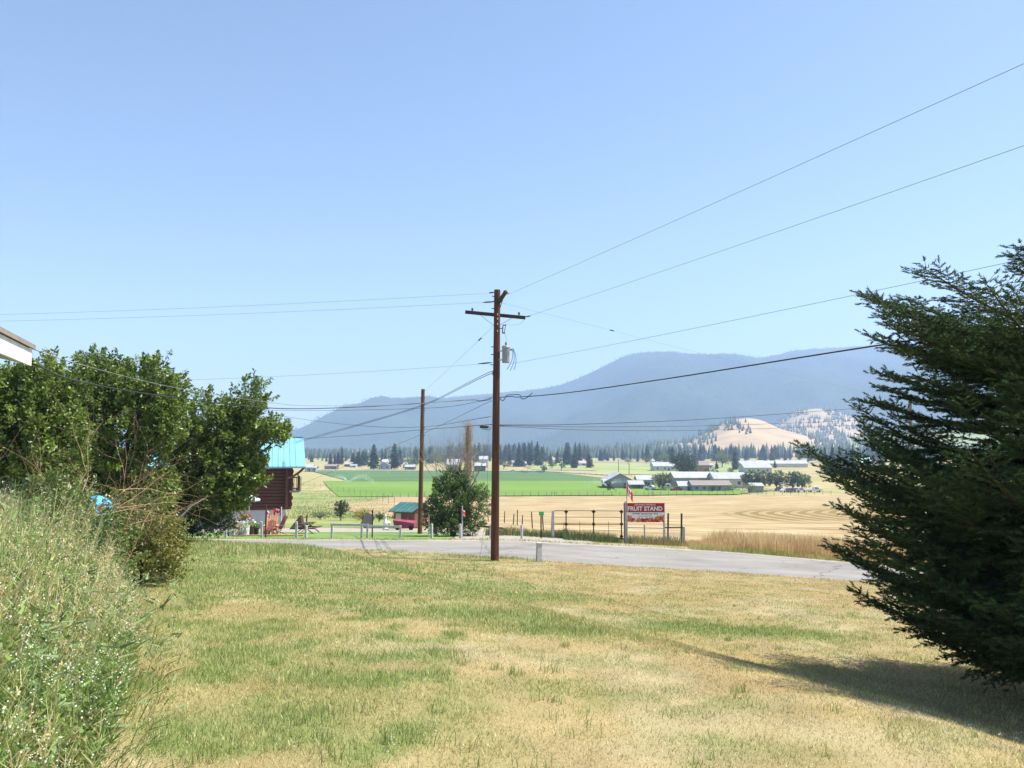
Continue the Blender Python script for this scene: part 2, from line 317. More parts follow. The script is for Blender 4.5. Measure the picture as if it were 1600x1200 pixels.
def lawn_tone(x, y):
    g = sm(fbm(x, y, 1.9, 3), .46, .64) * .16 + sm(fbm(x, y, .36, 9, 3), .46, .66) * .58
    g = g * np.where(x < -.5, 1.45, .6)
    q = .6 + .6 * fbm(x, y, .7, 21)
    for bx, by, rx, ry, s in blobs: g = g + s * np.exp(-(((x - bx) / rx) ** 2 + ((y - by) / ry) ** 2)) * q
    b = sm(fbm(x, y, 1.9, 31), .5, .72) * .8 + .55 * sm(y, 12, 22) * sm(x, -5, 2); p = sm(fbm(x, y, 1.2, 47), .48, .7)
    return np.clip(g, 0, 1), np.clip(b, 0, 1), p
def lawn_col(x, y):
    g, b, p = lawn_tone(x, y); c = STRAW + (BROWN - STRAW) * (b * .75)[..., None]; c = c + (PALE - c) * (p * .5)[..., None]; c = c * (.74 + .52 * fbm(x, y, .45, 55, 3))[..., None]; return c + (GREEN - c) * (g * .9)[..., None]
sheet('lawn', np.concatenate([np.linspace(-40, -15, 40), np.linspace(-14.8, 16, 130), np.linspace(16.5, 34, 36)]), -8, lambda x: road_near(x) + .05, 110, 0, M['soil'], lambda x, y: lawn_col(x, y) * .55)
sheet('road', np.linspace(-85, 70, 260), road_near, road_far, 10, -.035, M['road'])
sheet('gravel_shoulder', np.linspace(-60, 40, 180), lambda x: road_far(x) - .25 + .12 * np.sin(x * 2.1), lambda x: road_far(x) + .55 + 1.1 * np.exp(-((x - 6) / 4.) ** 2) + .25 * np.sin(x * 1.3), 5, -.03, M['gravel'])
sheet('roadside_turf', np.linspace(-40, -3.2, 90), lambda x: road_far(x) + .5 + .2 * np.sin(x * 1.7), 54, 30, -.04, M['turf'])
sheet('gravel_yard', np.linspace(-45, -2, 90), 54.2, lambda x: 64 + 1.5 * np.sin(x * .3), 20, -.03, M['gravel'])
sheet('driveway', np.linspace(-3.1, 4.2, 20), lambda x: road_far(x) + .4, 53.9, 20, -.03, M['gravel'])
sheet('rough_slope', np.linspace(-140, -8, 90), 66, lambda x: 300 + 0 * x, 90, -.04, M['rough'])
sheet('hay_field', np.concatenate([np.linspace(-36, 60, 110), np.linspace(61, 260, 60)]), lambda x: np.maximum(np.where(x < 0, 62 - x * 2.6, 50 - .04 * x), 46), lambda x: 246 + .12 * np.maximum(x, 0), 120, .05, M['hay'])
strip_px('green_field', [(505, 752, ), (1010, 751), (1160, 772.6), (530, 776.5)], 60, 40, .12, M['green'])
strip_px('green_field', [(960, 757), (1150, 764), (1172, 771.2), (960, 775)], 40, 12, .10, M['green'])
strip_px('dark_crop_field', [(484, 735.5), (858, 737), (985, 752), (548, 752.5)], 60, 30, .16, M['alf'])
strip_px('pasture', [(940, 725), (1190, 726), (1200, 744), (930, 741)], 40, 20, .16, M['past'])
strip_px('pasture', [(835, 724), (945, 725), (930, 735), (830, 734)], 20, 12, .17, M['past'])
strip_px('farm_track', [(846, 736.2), (856, 735.6), (975, 742.4), (975, 744.2)], 20, 4, .22, M['gravel'])
strip_px('highway', [(800, 720.4), (1420, 720.8), (1420, 722.4), (800, 721.8)], 60, 4, .3, M['gravel'])
strip_px('highway', [(480, 734.4), (850, 735.2), (850, 736.4), (480, 735.4)], 60, 4, .26, M['gravel'])

# ------------------------------------------------------------------ mountains and hills
def ridge_fn(pts):
    a = np.array([ray(*p)[0] for p in pts]); b = np.array([ray(*p)[1] for p in pts]); return lambda q: np.interp(q, a, b)
FLOOR = CZ - 18.6
def mountain(name, pts, y0, yr, yb, na, ntt, m, rough=60, seed=1, pw=.8, fuzz=7):
    rf = ridge_fn(pts); a0 = ray(*pts[0])[0]; a1 = ray(*pts[-1])[0]
    A = np.linspace(a0, a1, na); t = np.concatenate([np.linspace(0, 1, ntt), 1 + np.linspace(0, 1, 14)[1:]])
    AA, T = np.meshgrid(A, t)
    Yr = yr * (1 + .05 * np.sin(AA * 9 + seed)); Y0 = y0 * (1 + .06 * np.sin(AA * 13 + seed))
    Yy = np.where(T <= 1, Y0 + (Yr - Y0) * np.clip(T, 0, 1), Yr + (yb - Yr) * (T - 1)); Xx = AA * Yy
    k = np.ones(5) / 5; rb = rf(A); rb2 = np.convolve(np.pad(rb, 2, 'edge'), k, 'valid')
    zr = CZ + (rb2 + 0 * T) * Yr - FLOOR
    s = np.where(T <= 1, np.clip(T, 0, 1) ** pw, np.clip(1 - (T - 1) * 1.05, 0, 1) ** 1.3); s = np.where(T <= 1, s * .75 + .25 * sm(T, 0, 1), s)
    n = (fbm(Xx + 300 * np.sin(Yy / 700), Yy, 900, seed, 5) - .5) * 2
    z = FLOOR - 2 + zr * s + n * rough * np.clip(T * (1.0 - T) * 4, 0, 1) + (fbm(Xx, Yy, 60, seed + 9, 2) - .5) * fuzz * np.clip(T * 3, 0, 1)
    z = np.maximum(z, FLOOR - 2); v = np.stack([Xx, Yy, z], -1); nx = na; i = np.arange(len(t) - 1)[:, None] * nx + np.arange(nx - 1)[None]
    o = link(name, np_mesh(name, v, np.stack([i, i + 1, i + nx + 1, i + nx], -1).reshape(-1, 4), None, True), m); o['kind'] = 'structure'
    return v
main_pts = [(380, 694), (440, 690), (470, 684), (500, 668), (560, 646), (610, 633), (680, 623), (760, 615), (850, 607), (880, 600), (910, 588), (945, 571), (975, 556), (1000, 550), (1040, 549), (1090, 553), (1150, 552.5), (1185, 559), (1210, 555), (1240, 547), (1300, 543), (1360, 539), (1420, 535), (1500, 528), (1600, 530), (1750, 545), (2000, 560)]
mv = mountain('mountain', main_pts, 2450, 4300, 5600, 320, 80, M['forest'], 190, 3)
mountain('mountain', [(60, 695), (200, 676), (330, 669), (400, 674), (450, 671), (470, 668), (500, 674), (560, 684), (640, 690)], 5000, 5500, 5800, 90, 20, M['forest'], 40, 8)
hill1 = [(1020, 694), (1080, 688), (1110, 668), (1140, 655), (1170, 651), (1190, 655), (1220, 669), (1260, 680), (1300, 693), (1340, 699)]
hv1 = mountain('hill', hill1, 1180, 1560, 1800, 90, 30, M['gold'], 8, 5, .9, 1.2)
hill2 = [(1150, 694), (1200, 672), (1240, 642), (1275, 637), (1300, 640), (1340, 652), (1390, 672), (1440, 690), (1500, 697)]
hv2 = mountain('hill', hill2, 1900, 2400, 2700, 90, 30, M['gold'], 14, 6, .9, 2)
hill3 = [(1230, 697), (1300, 690), (1340, 684), (1400, 678), (1480, 668), (1560, 655), (1700, 640), (1900, 640)]
hv3 = mountain('hill', hill3, 1400, 2000, 2400, 90, 30, M['rough'], 12, 12, .9, 2)
# far wood on the slopes: thousands of small crowns nobody could count
def cone_wood(name, P, H, label):
    n = len(P); k = 4; a = np.linspace(0, 2 * math.pi, k, endpoint=False)[None] + rng.random((n, 1)) * 6
    r = H * rng.uniform(.16, .26, n); V = np.zeros((n, k + 1, 3)); V[:, :k, 0] = P[:, None, 0] + r[:, None] * np.cos(a); V[:, :k, 1] = P[:, None, 1] + r[:, None] * np.sin(a); V[:, :k, 2] = P[:, None, 2] + (H * .05)[:, None]
    V[:, k] = P + np.stack([0 * H, 0 * H, H], -1)
    fs = [];
    for q in range(k): fs += [(q, (q + 1) % k, k)]
    f = (np.arange(n)[:, None, None] * (k + 1) + np.array(fs)[None]).reshape(-1, 3)
    c = np.array((.026, .046, .024)) * rng.uniform(.8, 1.4, (n, 1)) * (1 + rng.normal(size=(n, 3)) * .08)
    o = link(name, np_mesh(name, V, f, np.repeat(np.clip(c, .01, 1), k + 1, 0)), M['needle']); return tag(o, label, 'forest', kind='stuff')
pts = mv[:82].reshape(-1, 3); vis = (pts[:, 0] / pts[:, 1] > -.42) & (pts[:, 0] / pts[:, 1] < .68) & (pts[:, 1] < 4500)
cand = pts[vis]; idx = rng.integers(0, len(cand), 22000); cand[:, 2] = np.maximum(cand[:, 2], FLOOR + 2); P = cand[idx] + np.stack([rng.normal(size=22000) * 14, rng.normal(size=22000) * 8, np.zeros(22000) - 2], -1)
cone_wood('mountain_forest', P, rng.uniform(7, 13, len(P)), 'blue-green conifer forest covering the long mountain slopes')
def hill_trees(hv, keep, n):
    p = hv[:32].reshape(-1, 3); p = p[rng.integers(0, len(p), n * 6)]
    m_ = keep(p[:, 0] / p[:, 1], p); p = p[m_][:n]; return p + np.stack([rng.normal(size=len(p)) * 6, rng.normal(size=len(p)) * 4, np.zeros(len(p)) - 1], -1)
P1 = hill_trees(hv1, lambda a, p: (fbm(p[:, 0], p[:, 1], 60, 77) > .55) & (a < ray(1175, 690)[0]), 170)
P2 = hill_trees(hv2, lambda a, p: ((fbm(p[:, 0], p[:, 1], 110, 78, 3) > .47) | (a < ray(1262, 690)[0])) & ((p[:, 2] < 70) | (fbm(p[:, 0], p[:, 1], 60, 79) > .5)), 2200)
P3 = hill_trees(hv3, lambda a, p: fbm(p[:, 0], p[:, 1], 120, 79) > .46, 700)
P4 = hill_trees(hv1, lambda a, p: (a > ray(1262, 690)[0]) | (a < ray(1115, 690)[0]), 260)
PP = np.concatenate([P1, P2, P3, P4]); cone_wood('hillside_wood', PP, rng.uniform(9, 17, len(PP)), 'scattered pines over the tan hillsides below the mountain')
# wood closing the valley floor at the mountain's foot
n = 2600; d_ = rng.uniform(1080, 1500, n); a_ = rng.uniform(ray(470, 690)[0], ray(1560, 690)[0], n); P = np.stack([a_ * d_, d_, ground(a_ * d_, d_) - .3], -1)
hgt = rng.uniform(10, 21, n) * (.55 + .9 * fbm(P[:, 0], P[:, 1], 90, 33, 3)) * np.where(a_ < ray(600, 690)[0], .72, 1)
cone_wood('valley_wood', P, hgt, 'hazy band of conifers closing the valley floor')

# ------------------------------------------------------------------ foliage builders
def leaves_mesh(name, C, Dv, size, cols, aspect=.55, fold=.18):
    """rhombic leaves, slightly folded along the midrib, two triangles each side"""
    n = len(C); Dv = unit(Dv); N = unit(np.cross(Dv, rdir(n))); W = np.cross(Dv, N); s = np.asarray(size).reshape(-1, 1)
    V = np.stack([C, C + Dv * s * .5 + W * s * aspect * .5 + N * s * fold * .4, C + Dv * s, C + Dv * s * .5 - W * s * aspect * .5 + N * s * fold * .4], 1)
    i = np.arange(n)[:, None] * 4; f = np.concatenate([i + np.array([[0, 1, 2]]), i + np.array([[0, 2, 3]])], 0)
    return np_mesh(name, V, f, np.repeat(cols, 4, 0))
def var(c, n, v=.2, h=.06):
    return np.clip(np.array(c)[None] * rng.uniform(1 - v, 1 + v, (n, 1)) * (1 + rng.normal(size=(n, 3)) * h), .005, 1)
def shoots_crown(lobes, nshoots, per, slen, lsize, up, cmix, spread=.16):
    """leafy shoots filling a union of ellipsoids; lobes = [(centre, radii, weight)]; returns arrays for leaves and twigs"""
    w = np.array([l[2] for l in lobes], float); w /= w.sum(); k = rng.choice(len(lobes), nshoots, p=w)
    cen = np.array([l[0] for l in lobes])[k]; rad = np.array([l[1] for l in lobes])[k]
    dd = rdir(nshoots); r = rng.random(nshoots) ** .36 * .96
    base = cen + dd * rad * r[:, None]; dirn = unit(dd * np.array([1, 1, .7]) + np.array(up)[None] + rng.normal(size=(nshoots, 3)) * .25)
    L = slen * rng.uniform(.5, 1.25, nshoots)
    t = rng.random((nshoots, per)); pos = base[:, None] + dirn[:, None] * (t * L[:, None])[..., None] + rng.normal(size=(nshoots, per, 3)) * (spread * (1.1 - t))[..., None]
    ld = unit(dirn[:, None] * .6 + rng.normal(size=(nshoots, per, 3)) * .8 + np.array([0, 0, -.25]))
    tone = rng.random(nshoots)[:, None] * .6 + rng.random((nshoots, per)) * .4
    c = np.array(cmix[0])[None, None] + (np.array(cmix[1]) - np.array(cmix[0]))[None, None] * tone[..., None]; c = c * rng.uniform(.75, 1.25, (nshoots, per, 1))
    sz = lsize * rng.uniform(.65, 1.25, nshoots * per)
    return pos.reshape(-1, 3), ld.reshape(-1, 3), sz, c.reshape(-1, 3), base, base + dirn * L[:, None]
def twigs_mesh(name, A, B, r=.008):
    n = len(A); d = unit(B - A); u = unit(np.cross(d, np.array([[.3, .9, .1]]))); w = np.cross(d, u); V = []
    for p, q in ((A, r), (B, r * .35)):
        for j in range(3): an = 2 * math.pi * j / 3; V.append(p + (u * math.cos(an) + w * math.sin(an)) * q)
    V = np.stack(V, 1); fs = np.array([(j, (j + 1) % 3, (j + 1) % 3 + 3, j + 3) for j in range(3)])
    return np_mesh(name, V, (np.arange(n)[:, None, None] * 6 + fs[None]).reshape(-1, 4))
def curve3(a, b, bend, n=6):
    a = Vector(a); b = Vector(b); m_ = (a + b) / 2 + Vector(bend); return [a * (1 - t) ** 2 + m_ * 2 * t * (1 - t) + b * t * t for t in [q / (n - 1) for q in range(n)]]
def leafy_tree(name, label, cat, base, lobes, nshoots, per, slen, lsize, up, cmix, trunk_r=.12, lean=(0, 0, 0), group=None, twig=.008, mat_=None, spread=.16, fork=.35):
    base = Vector(base); t = thing(name, label, cat, base, group=group); ob = np.array(base)
    P, Dv, sz, c, A, B = shoots_crown([(np.array(l[0]), np.array(l[1]), l[2]) for l in lobes], nshoots, per, slen, lsize, up, cmix, spread)
    link('foliage', leaves_mesh('foliage', P, Dv, sz, c), mat_ or M['leaf'], t)
    mb = MB(); fk = Vector(lobes[0][0]) * fork + Vector(lean); mb.tube(curve3((0, 0, -.15), fk, (lean[0] * .2, lean[1] * .2, 0), 5), [trunk_r * 1.25, trunk_r, trunk_r * .9, trunk_r * .82, trunk_r * .75], 8)
    mb.build('trunk', M['bark'], t, smooth=True)
    mb = MB()
    for l in lobes:
        cc = Vector(l[0]); rr_ = Vector(l[1])
        for q in range(4):
            e = cc + Vector([random.uniform(-.6, .6) * rr_[m_] for m_ in range(3)])
            mb.tube(curve3(fk, e, (random.uniform(-.1, .1), random.uniform(-.1, .1), .25 * rr_.z), 6), [trunk_r * .5, trunk_r * .42, trunk_r * .34, trunk_r * .26, trunk_r * .18, trunk_r * .1], 5)
    mb.build('limb', M['bark'], t, smooth=True)
    if twig: link('twigs', twigs_mesh('twigs', A, B, twig), M['bark'], t)['kind'] = 'stuff'
    return t
def bare_branch(mb, p, d, L, r, depth, up=.15, wig=.35, nb=3, sides=4):
    p = Vector(p); d = Vector(d).normalized(); pts = [p.copy()]; rad = [r]; q = p.copy()
    for i in range(4):
        d = (d + Vector([random.gauss(0, wig * .35) for _ in range(3)]) + Vector((0, 0, up * .3))).normalized(); q = q + d * L / 4; pts.append(q.copy()); rad.append(r * (1 - .16 * (i + 1)))
    mb.tube(pts, rad, sides, cap=False)
    if depth > 0:
        for k in range(nb):
            i = random.choice((2, 3, 4)) if k else 4
            dd = (d + Vector([random.gauss(0, .55) for _ in range(3)]) + Vector((0, 0, up))).normalized()
            bare_branch(mb, pts[i], dd, L * random.uniform(.5, .8), rad[i] * .75, depth - 1, up, wig, nb, 3)
def grass_mesh(name, P, H, Wd, lean, cols, seg=1):
    """tapered blades; seg 1 = one triangle, 2 = a bent blade"""
    n = len(P); an = rng.random(n) * 2 * math.pi; w = np.stack([np.cos(an), np.sin(an), 0 * an], -1) * (np.asarray(Wd).reshape(-1, 1) * .5)
    la = rng.random(n) * 2 * math.pi; ld = np.stack([np.cos(la), np.sin(la), 0 * la], -1) * (np.asarray(H) * lean).reshape(-1, 1); H3 = np.stack([0 * H, 0 * H, H], -1)
    if seg == 1:
        V = np.stack([P - w, P + w, P + H3 * np.sqrt(np.clip(1 - np.asarray(lean) ** 2, .08, 1)).reshape(-1, 1) + ld], 1); f = np.arange(n * 3).reshape(-1, 3); return np_mesh(name, V, f, np.repeat(cols, 3, 0))
    mid = P + H3 * .6 + ld * .3; V = np.stack([P - w, P + w, mid - w * .7, mid + w * .7, P + H3 * .95 + ld], 1)
    fs = np.array([(0, 1, 3), (0, 3, 2), (2, 3, 4)]); return np_mesh(name, V, (np.arange(n)[:, None, None] * 5 + fs[None]).reshape(-1, 3), np.repeat(cols, 5, 0))

# ------------------------------------------------------------------ lawn grass
def scatter_view(y0, y1, dens, margin=.68, xmin=None):
    area = margin * (y1 ** 2 - y0 ** 2); n = int(area * dens); y = np.sqrt(rng.random(n) * (y1 ** 2 - y0 ** 2) + y0 ** 2); x = rng.uniform(-margin, margin, n) * y; return x, y
LX, LY, LH, LW = [], [], [], []
for y0, y1, dens, h, w in ((3.6, 7, 4700, .042, .0056), (7, 11, 2900, .044, .0068), (11, 18, 1200, .046, .011), (18, 36, 360, .05, .018)):
    x, y = scatter_view(y0, y1, dens); k = y < road_near(x) - .02; x, y = x[k], y[k]
    LX.append(x); LY.append(y); LH.append(np.full(len(x), h)); LW.append(np.full(len(x), w))
x = np.concatenate(LX); y = np.concatenate(LY); LH = np.concatenate(LH); LW = np.concatenate(LW)
bare = sm(fbm(x, y, .8, 101), .62, .72) * .4; k = rng.random(len(x)) > bare; x, y, LH, LW = x[k], y[k], LH[k], LW[k]; g, b, p = lawn_tone(x, y)
H = LH * rng.uniform(.4, 1.25, len(x)) * (.72 + .75 * g) * (1 + .9 * np.exp(-((y - road_near(x) + .2) / .8) ** 2)); W = LW * rng.uniform(.7, 1.3, len(x))
c = lawn_col(x, y); gr = rng.random(len(x)); c = np.where((gr < g * .5)[:, None], c * .45 + GREEN * .55, c); c = np.where((gr > .86)[:, None], c * .4 + PALE * .65, c); c = np.clip(c * (rng.uniform(.5, 1.5, (len(x), 1)) ** 1.15), 0, .85)
lean = np.clip(rng.uniform(.35, 1.1, len(x)) - .25 * g, .1, .97)
o = link('lawn_grass', grass_mesh('lawn_grass', np.stack([x, y, ground(x, y) - .004], -1), H, W, lean, c), M['blade']); tag(o, 'short sun-bleached lawn grass with green patches', 'grass', kind='stuff')
# tufts of taller green grass, at the crest on the left and along the road edge
x, y = [], []
for px, py, sx, sy, n in ((360, 858, 3.2, 1.2, 7000), (450, 856, 2.4, .8, 4500), (800, 873, .8, .25, 900), (870, 874, 1.6, .25, 900), (1150, 985, 1.8, .5, 2200), (865, 985, .7, .35, 1000), (780, 960, .6, .35, 800), (820, 930, 1, .4, 800), (1000, 880, 4, .35, 1500)):
    q = gp(px, py); x.append(q.x + rng.normal(size=n) * sx); y.append(q.y + rng.normal(size=n) * sy)
for q_ in range(230):      # single weeds and clumps standing in the lawn
    cy = rng.uniform(4.6, 20); cx_ = rng.uniform(-.5, .66) * cy; m_ = int(rng.integers(14, 42)); r_ = rng.uniform(.02, .09); x.append(cx_ + rng.normal(size=m_) * r_); y.append(cy + rng.normal(size=m_) * r_)
x = np.concatenate(x); y = np.concatenate(y); k = (y < road_near(x) - .05) & (y > 4); x, y = x[k], y[k]; n = len(x)
c = var((.26, .35, .11), n, .3); k = rng.random(n) < .3; c[k] = var((.58, .51, .28), int(k.sum()), .2)
o = link('grass_tufts', grass_mesh('grass_tufts', np.stack([x, y, ground(x, y) - .01], -1), rng.uniform(.06, .22, n) * np.where(y > 20, .85, .55), np.where(y > 20, .016, .007), rng.uniform(.1, .6, n), c, 2), M['blade']); tag(o, 'longer green grass tufts along the crest and road edge', 'grass', kind='stuff')
# tall dry grass beyond the road on the right, weeds under the gate and the sign
def verge(name, label, spots, c1, c2, hr, wd, mixp=.5):
    X_, Y_, HH = [], [], []
    for x0, x1, off0, off1, n, hm in spots:
        xx = rng.uniform(x0, x1, n); yy = road_far(xx) + rng.uniform(off0, off1, n); X_.append(xx); Y_.append(yy); HH.append(rng.uniform(*hr, n) * hm * (.5 + fbm(xx, yy, 1.5, 5)))
    xx = np.concatenate(X_); yy = np.concatenate(Y_); n = len(xx); k = (fbm(xx, yy, 1.8, 61) + rng.normal(size=n) * .15 < mixp)
    c = np.where(k[:, None], var(c1, n, .25), var(c2, n, .25))
    o = link(name, grass_mesh(name, np.stack([xx, yy, ground(xx, yy) - .06], -1), np.concatenate(HH), wd, rng.uniform(.05, .45, n), c, 2), M['blade']); return tag(o, label, 'grass', kind='stuff')
verge('dry_grass', 'tall tawny dry grass along the far road edge beside the hay field', [(11.3, 24, .9, 9, 17000, 1.1), (9.5, 12, 1, 5, 2500, .5), (24, 45, .8, 9, 5000, 1.)], (.66, .50, .28), (.56, .39, .21), (.3, 1.0), .025)
verge('verge_grass', 'low green grass at the foot of the tall dry grass', [(9, 24, .25, 1.2, 7000, 1.), (-30, 9, .35, .9, 5000, .5)], (.32, .36, .11), (.50, .43, .2), (.1, .34), .02)
verge('gate_weeds', 'green weeds growing under the gate and sign', [(2.8, 5.8, 3.4, 6.2, 2200, 1.), (6.3, 9.2, 3.2, 5.6, 1900, 1.), (-1.5, 3, 5, 8.5, 2600, .9), (2.8, 9.5, 2.8, 6, 1800, .5)], (.10, .15, .05), (.33, .28, .13), (.15, .62), .02, .55)

# ------------------------------------------------------------------ tall weeds on the left
bx = np.array([(-2.0, 3.6), (-2.3, 4.6), (-2.85, 6.0), (-3.4, 7.4), (-4.1, 8.8), (-5.0, 10.5), (-6.6, 13.5), (-8.0, 16)])
def weed_edge(y): return np.interp(y, bx[:, 1], bx[:, 0])
n = 5600; y = rng.uniform(3.6, 15, n); x = weed_edge(y) - rng.random(n) ** 1.15 * (2.2 + .22 * y); k = x > -.72 * y - .4; x, y = x[k], y[k]; n = len(x)
edge = np.clip((weed_edge(y) - x) / 1.0, 0, 1); H = (.22 + .83 * edge ** .8) * (1 + .22 * sm(y, 6, 9)) * rng.uniform(.6, 1.15, n) * (.75 + .5 * fbm(x, y, 1.1, 15))
zb = ground(x, y); B0 = np.stack([x, y, zb - .03], -1); la = rng.random(n) * 6.28; lean = rng.uniform(.05, .4, n); T0 = B0 + np.stack([np.cos(la) * lean * H + .1 * H, np.sin(la) * lean * H - .05 * H, H], -1); Mi = (B0 + T0) / 2 + np.stack([0 * H, 0 * H, H * .08], -1)
dryk = fbm(x, y, .9, 71) + rng.normal(size=n) * .12 > .52
cs = np.where(dryk[:, None], var((.60, .52, .28), n), var((.25, .34, .11), n))
parts_v, parts_f, parts_c, off = [], [], [], 0
def ribbon(A, B, w0, w1, c):
    global off
    d = unit(B - A); s = unit(np.cross(d, rdir(len(A)))); V = np.stack([A - s * w0, A + s * w0, B + s * w1, B - s * w1], 1); parts_v.append(V.reshape(-1, 3)); m_ = len(A)
    i = np.arange(m_)[:, None] * 4 + off; parts_f.append(np.concatenate([i + np.array([[0, 1, 2]]), i + np.array([[0, 2, 3]])])); parts_c.append(np.repeat(c, 4, 0)); off += 4 * m_
ribbon(B0, Mi, .0045, .0036, cs); ribbon(Mi, T0, .0036, .002, cs)
for q in range(9):      # stem leaves
    t = rng.uniform(.05, .85, (n, 1)); A = B0 + (T0 - B0) * t; dl = unit(rdir(n) * np.array([1, 1, .4]) + np.array([0, 0, .55])); L = rng.uniform(.05, .15, (n, 1)) * (1.25 - t)
    ribbon(A, A + dl * L, .010, .002, np.where(dryk[:, None], var((.44, .43, .19), n, .35), var((.19, .29, .085), n, .45)))
tops, tdir = [], []
for q in range(6):      # flowering side stalks
    t = rng.uniform(.55, .98, (n, 1)); A = B0 + (T0 - B0) * t; E = A + unit(rdir(n) * np.array([1, 1, .3]) + np.array([0, 0, .9])) * rng.uniform(.04, .16, (n, 1)); ribbon(A, E, .0016, .001, cs); tops.append(E)
# arching grass blades mixed in
m_ = 5200; y2 = rng.uniform(3.6, 14, m_); x2 = weed_edge(y2) + .3 - rng.random(m_) * (2.6 + .22 * y2); e2 = np.clip((weed_edge(y2) + .4 - x2) / 1., .12, 1)
A = np.stack([x2, y2, ground(x2, y2) - .02], -1); hh = (.08 + .6 * e2) * rng.uniform(.4, 1.1, m_); an = rng.random(m_) * 6.28; ln = rng.uniform(.15, .8, m_) * hh
Bm = A + np.stack([np.cos(an) * ln * .3 + .04, np.sin(an) * ln * .3, hh * .65], -1); C_ = A + np.stack([np.cos(an) * ln + .12, np.sin(an) * ln, hh], -1); g2 = rng.random(m_) < .45
cg = np.where(g2[:, None], var((.55, .47, .23), m_), var((.19, .28, .075), m_)); ribbon(A, Bm, .004, .0035, cg); ribbon(Bm, C_, .0035, .0007, cg)
# broad pale leaves (thistle, mullein) near the front
q0 = np.concatenate([np.stack([rng.normal(px_, .18, 60), rng.normal(py_, .18, 60)], -1) for px_, py_ in ((-2.6, 4.3), (-3.0, 5.2), (-2.55, 5.0), (-3.4, 6.2), (-4.2, 7.2), (-2.9, 6.6), (-3.7, 8.2), (-3.3, 4.9))]); nb = len(q0)
hz = rng.uniform(.05, .75, nb); A = np.stack([q0[:, 0], q0[:, 1], ground(q0[:, 0], q0[:, 1]) + hz], -1); E = A + unit(rdir(nb) * np.array([1, 1, .4]) + np.array([0, 0, .3])) * rng.uniform(.05, .12, (nb, 1)); ribbon(A, E, .010, .003, var((.2, .28, .13), nb, .3))
nl_ = 9000; cl_ = rng.integers(0, n, 420); q_ = rng.choice(cl_, nl_); t = rng.uniform(.15, 1.02, (nl_, 1)); A = B0[q_] + (T0[q_] - B0[q_]) * t + rng.normal(size=(nl_, 3)) * .035; dl = unit(rdir(nl_) * np.array([1, 1, .5]) + np.array([0, 0, .4])); E = A + dl * rng.uniform(.03, .075, (nl_, 1)); ribbon(A, E, .011, .004, np.where((rng.random(nl_) < .12)[:, None], var((.5, .38, .18), nl_), var((.17, .27, .07), nl_, .45)))
o = link('tall_weeds', np_mesh('tall_weeds', np.concatenate(parts_v), np.concatenate(parts_f), np.concatenate(parts_c)), M['blade']); tag(o, 'tangle of tall weeds and grasses in the left foreground', 'weeds', kind='stuff')
TT = np.concatenate(tops + [T0]); TT = TT[(rng.random(len(TT)) < .75) & (fbm(TT[:, 0], TT[:, 1] + TT[:, 2], .5, 91) > .44)]; r3 = 2; FP = np.repeat(TT, r3, 0) + rng.normal(size=(len(TT) * r3, 3)) * .012
o = link('weed_flowers', leaves_mesh('weed_flowers', FP, rdir(len(FP)), rng.uniform(.007, .015, len(FP)), var((.72, .71, .58), len(FP), .15, .03), .9), M['petal']); tag(o, 'tiny white seed heads and flowers over the weeds', 'flowers', kind='stuff')
# small clover flowers in the lawn
x, y = scatter_view(4.5, 16, 5); k = fbm(x, y, 1.4, 88) > .52; x, y = x[k], y[k]; FP = np.repeat(np.stack([x, y, ground(x, y) + .05], -1), 4, 0) + rng.normal(size=(len(x) * 4, 3)) * .006
o = link('clover_flowers', leaves_mesh('clover_flowers', FP, rdir(len(FP)), np.full(len(FP), .009), var((.74, .73, .66), len(FP), .1, .03), .9), M['petal']); tag(o, 'tiny white clover flowers dotted in the lawn', 'flowers', kind='stuff')
# ------------------------------------------------------------------ utility poles
def utility_pole(label, px, ybase, ytop, r0, r1, m, d=None, xtop=None):
    b = gp(px, ybase) if d is None else on(px, d); top = at(xtop or px, ytop, b.y)
    t = thing('utility_pole', label, 'utility pole', b)
    L = top - b; mb = MB(); n = 9; pts = [L * (k / (n - 1)) for k in range(n)]; pts[0] = Vector((0, 0, -.4))
    mb.tube(pts, [r0 + (r1 - r0) * k / (n - 1) for k in range(n)], 14); mb.build('pole', m, t, smooth=False)
    return t, b, top
pole, pb, ptop = utility_pole('tall brown pole with crossarm and transformer before the grey road', 773, 876, 453, .165, .125, M['pole'], xtop=777)
PD = pb.y
def pl(px, py, dd=0.): return at(px, py, PD + dd) - pb       # a point on the big pole in its own space
def ppart(name, m, f, smooth=False, parent=None):
    mb = MB(); f(mb); return mb.build(name, m, parent or pole, smooth=smooth)
arm = ppart('crossarm', M['dark_wood'], lambda q: q.bar(pl(727, 487.5, .19), pl(821, 496.5, .19), .11, .13))
ppart('end_arm', M['dark_wood'], lambda q: q.bar(pl(778, 474, -.12), pl(791, 455, -.55), .11, .12))
ppart('brace', M['darksteel'], lambda q: q.bar(pl(749, 491, .12), pl(772, 509, .1), .035, .012))
ppart('brace', M['darksteel'], lambda q: q.bar(pl(800, 497, .12), pl(779, 509, .1), .035, .012))
ppart('strut', M['darksteel'], lambda q: q.bar(pl(788, 460, -.35), pl(781, 482, -.14), .03, .012))
for q_ in ((738, 485.5), (811, 488.5)):
    c0 = pl(q_[0], q_[1] + (2 if q_[0] < 760 else 5.5), .19); ppart('insulator', M['porc'], lambda q: q.lathe([(.015, 0), (.015, .06), (.055, .07), (.035, .1), (.05, .11), (.03, .16), (.01, .17)], c0, 10), True)
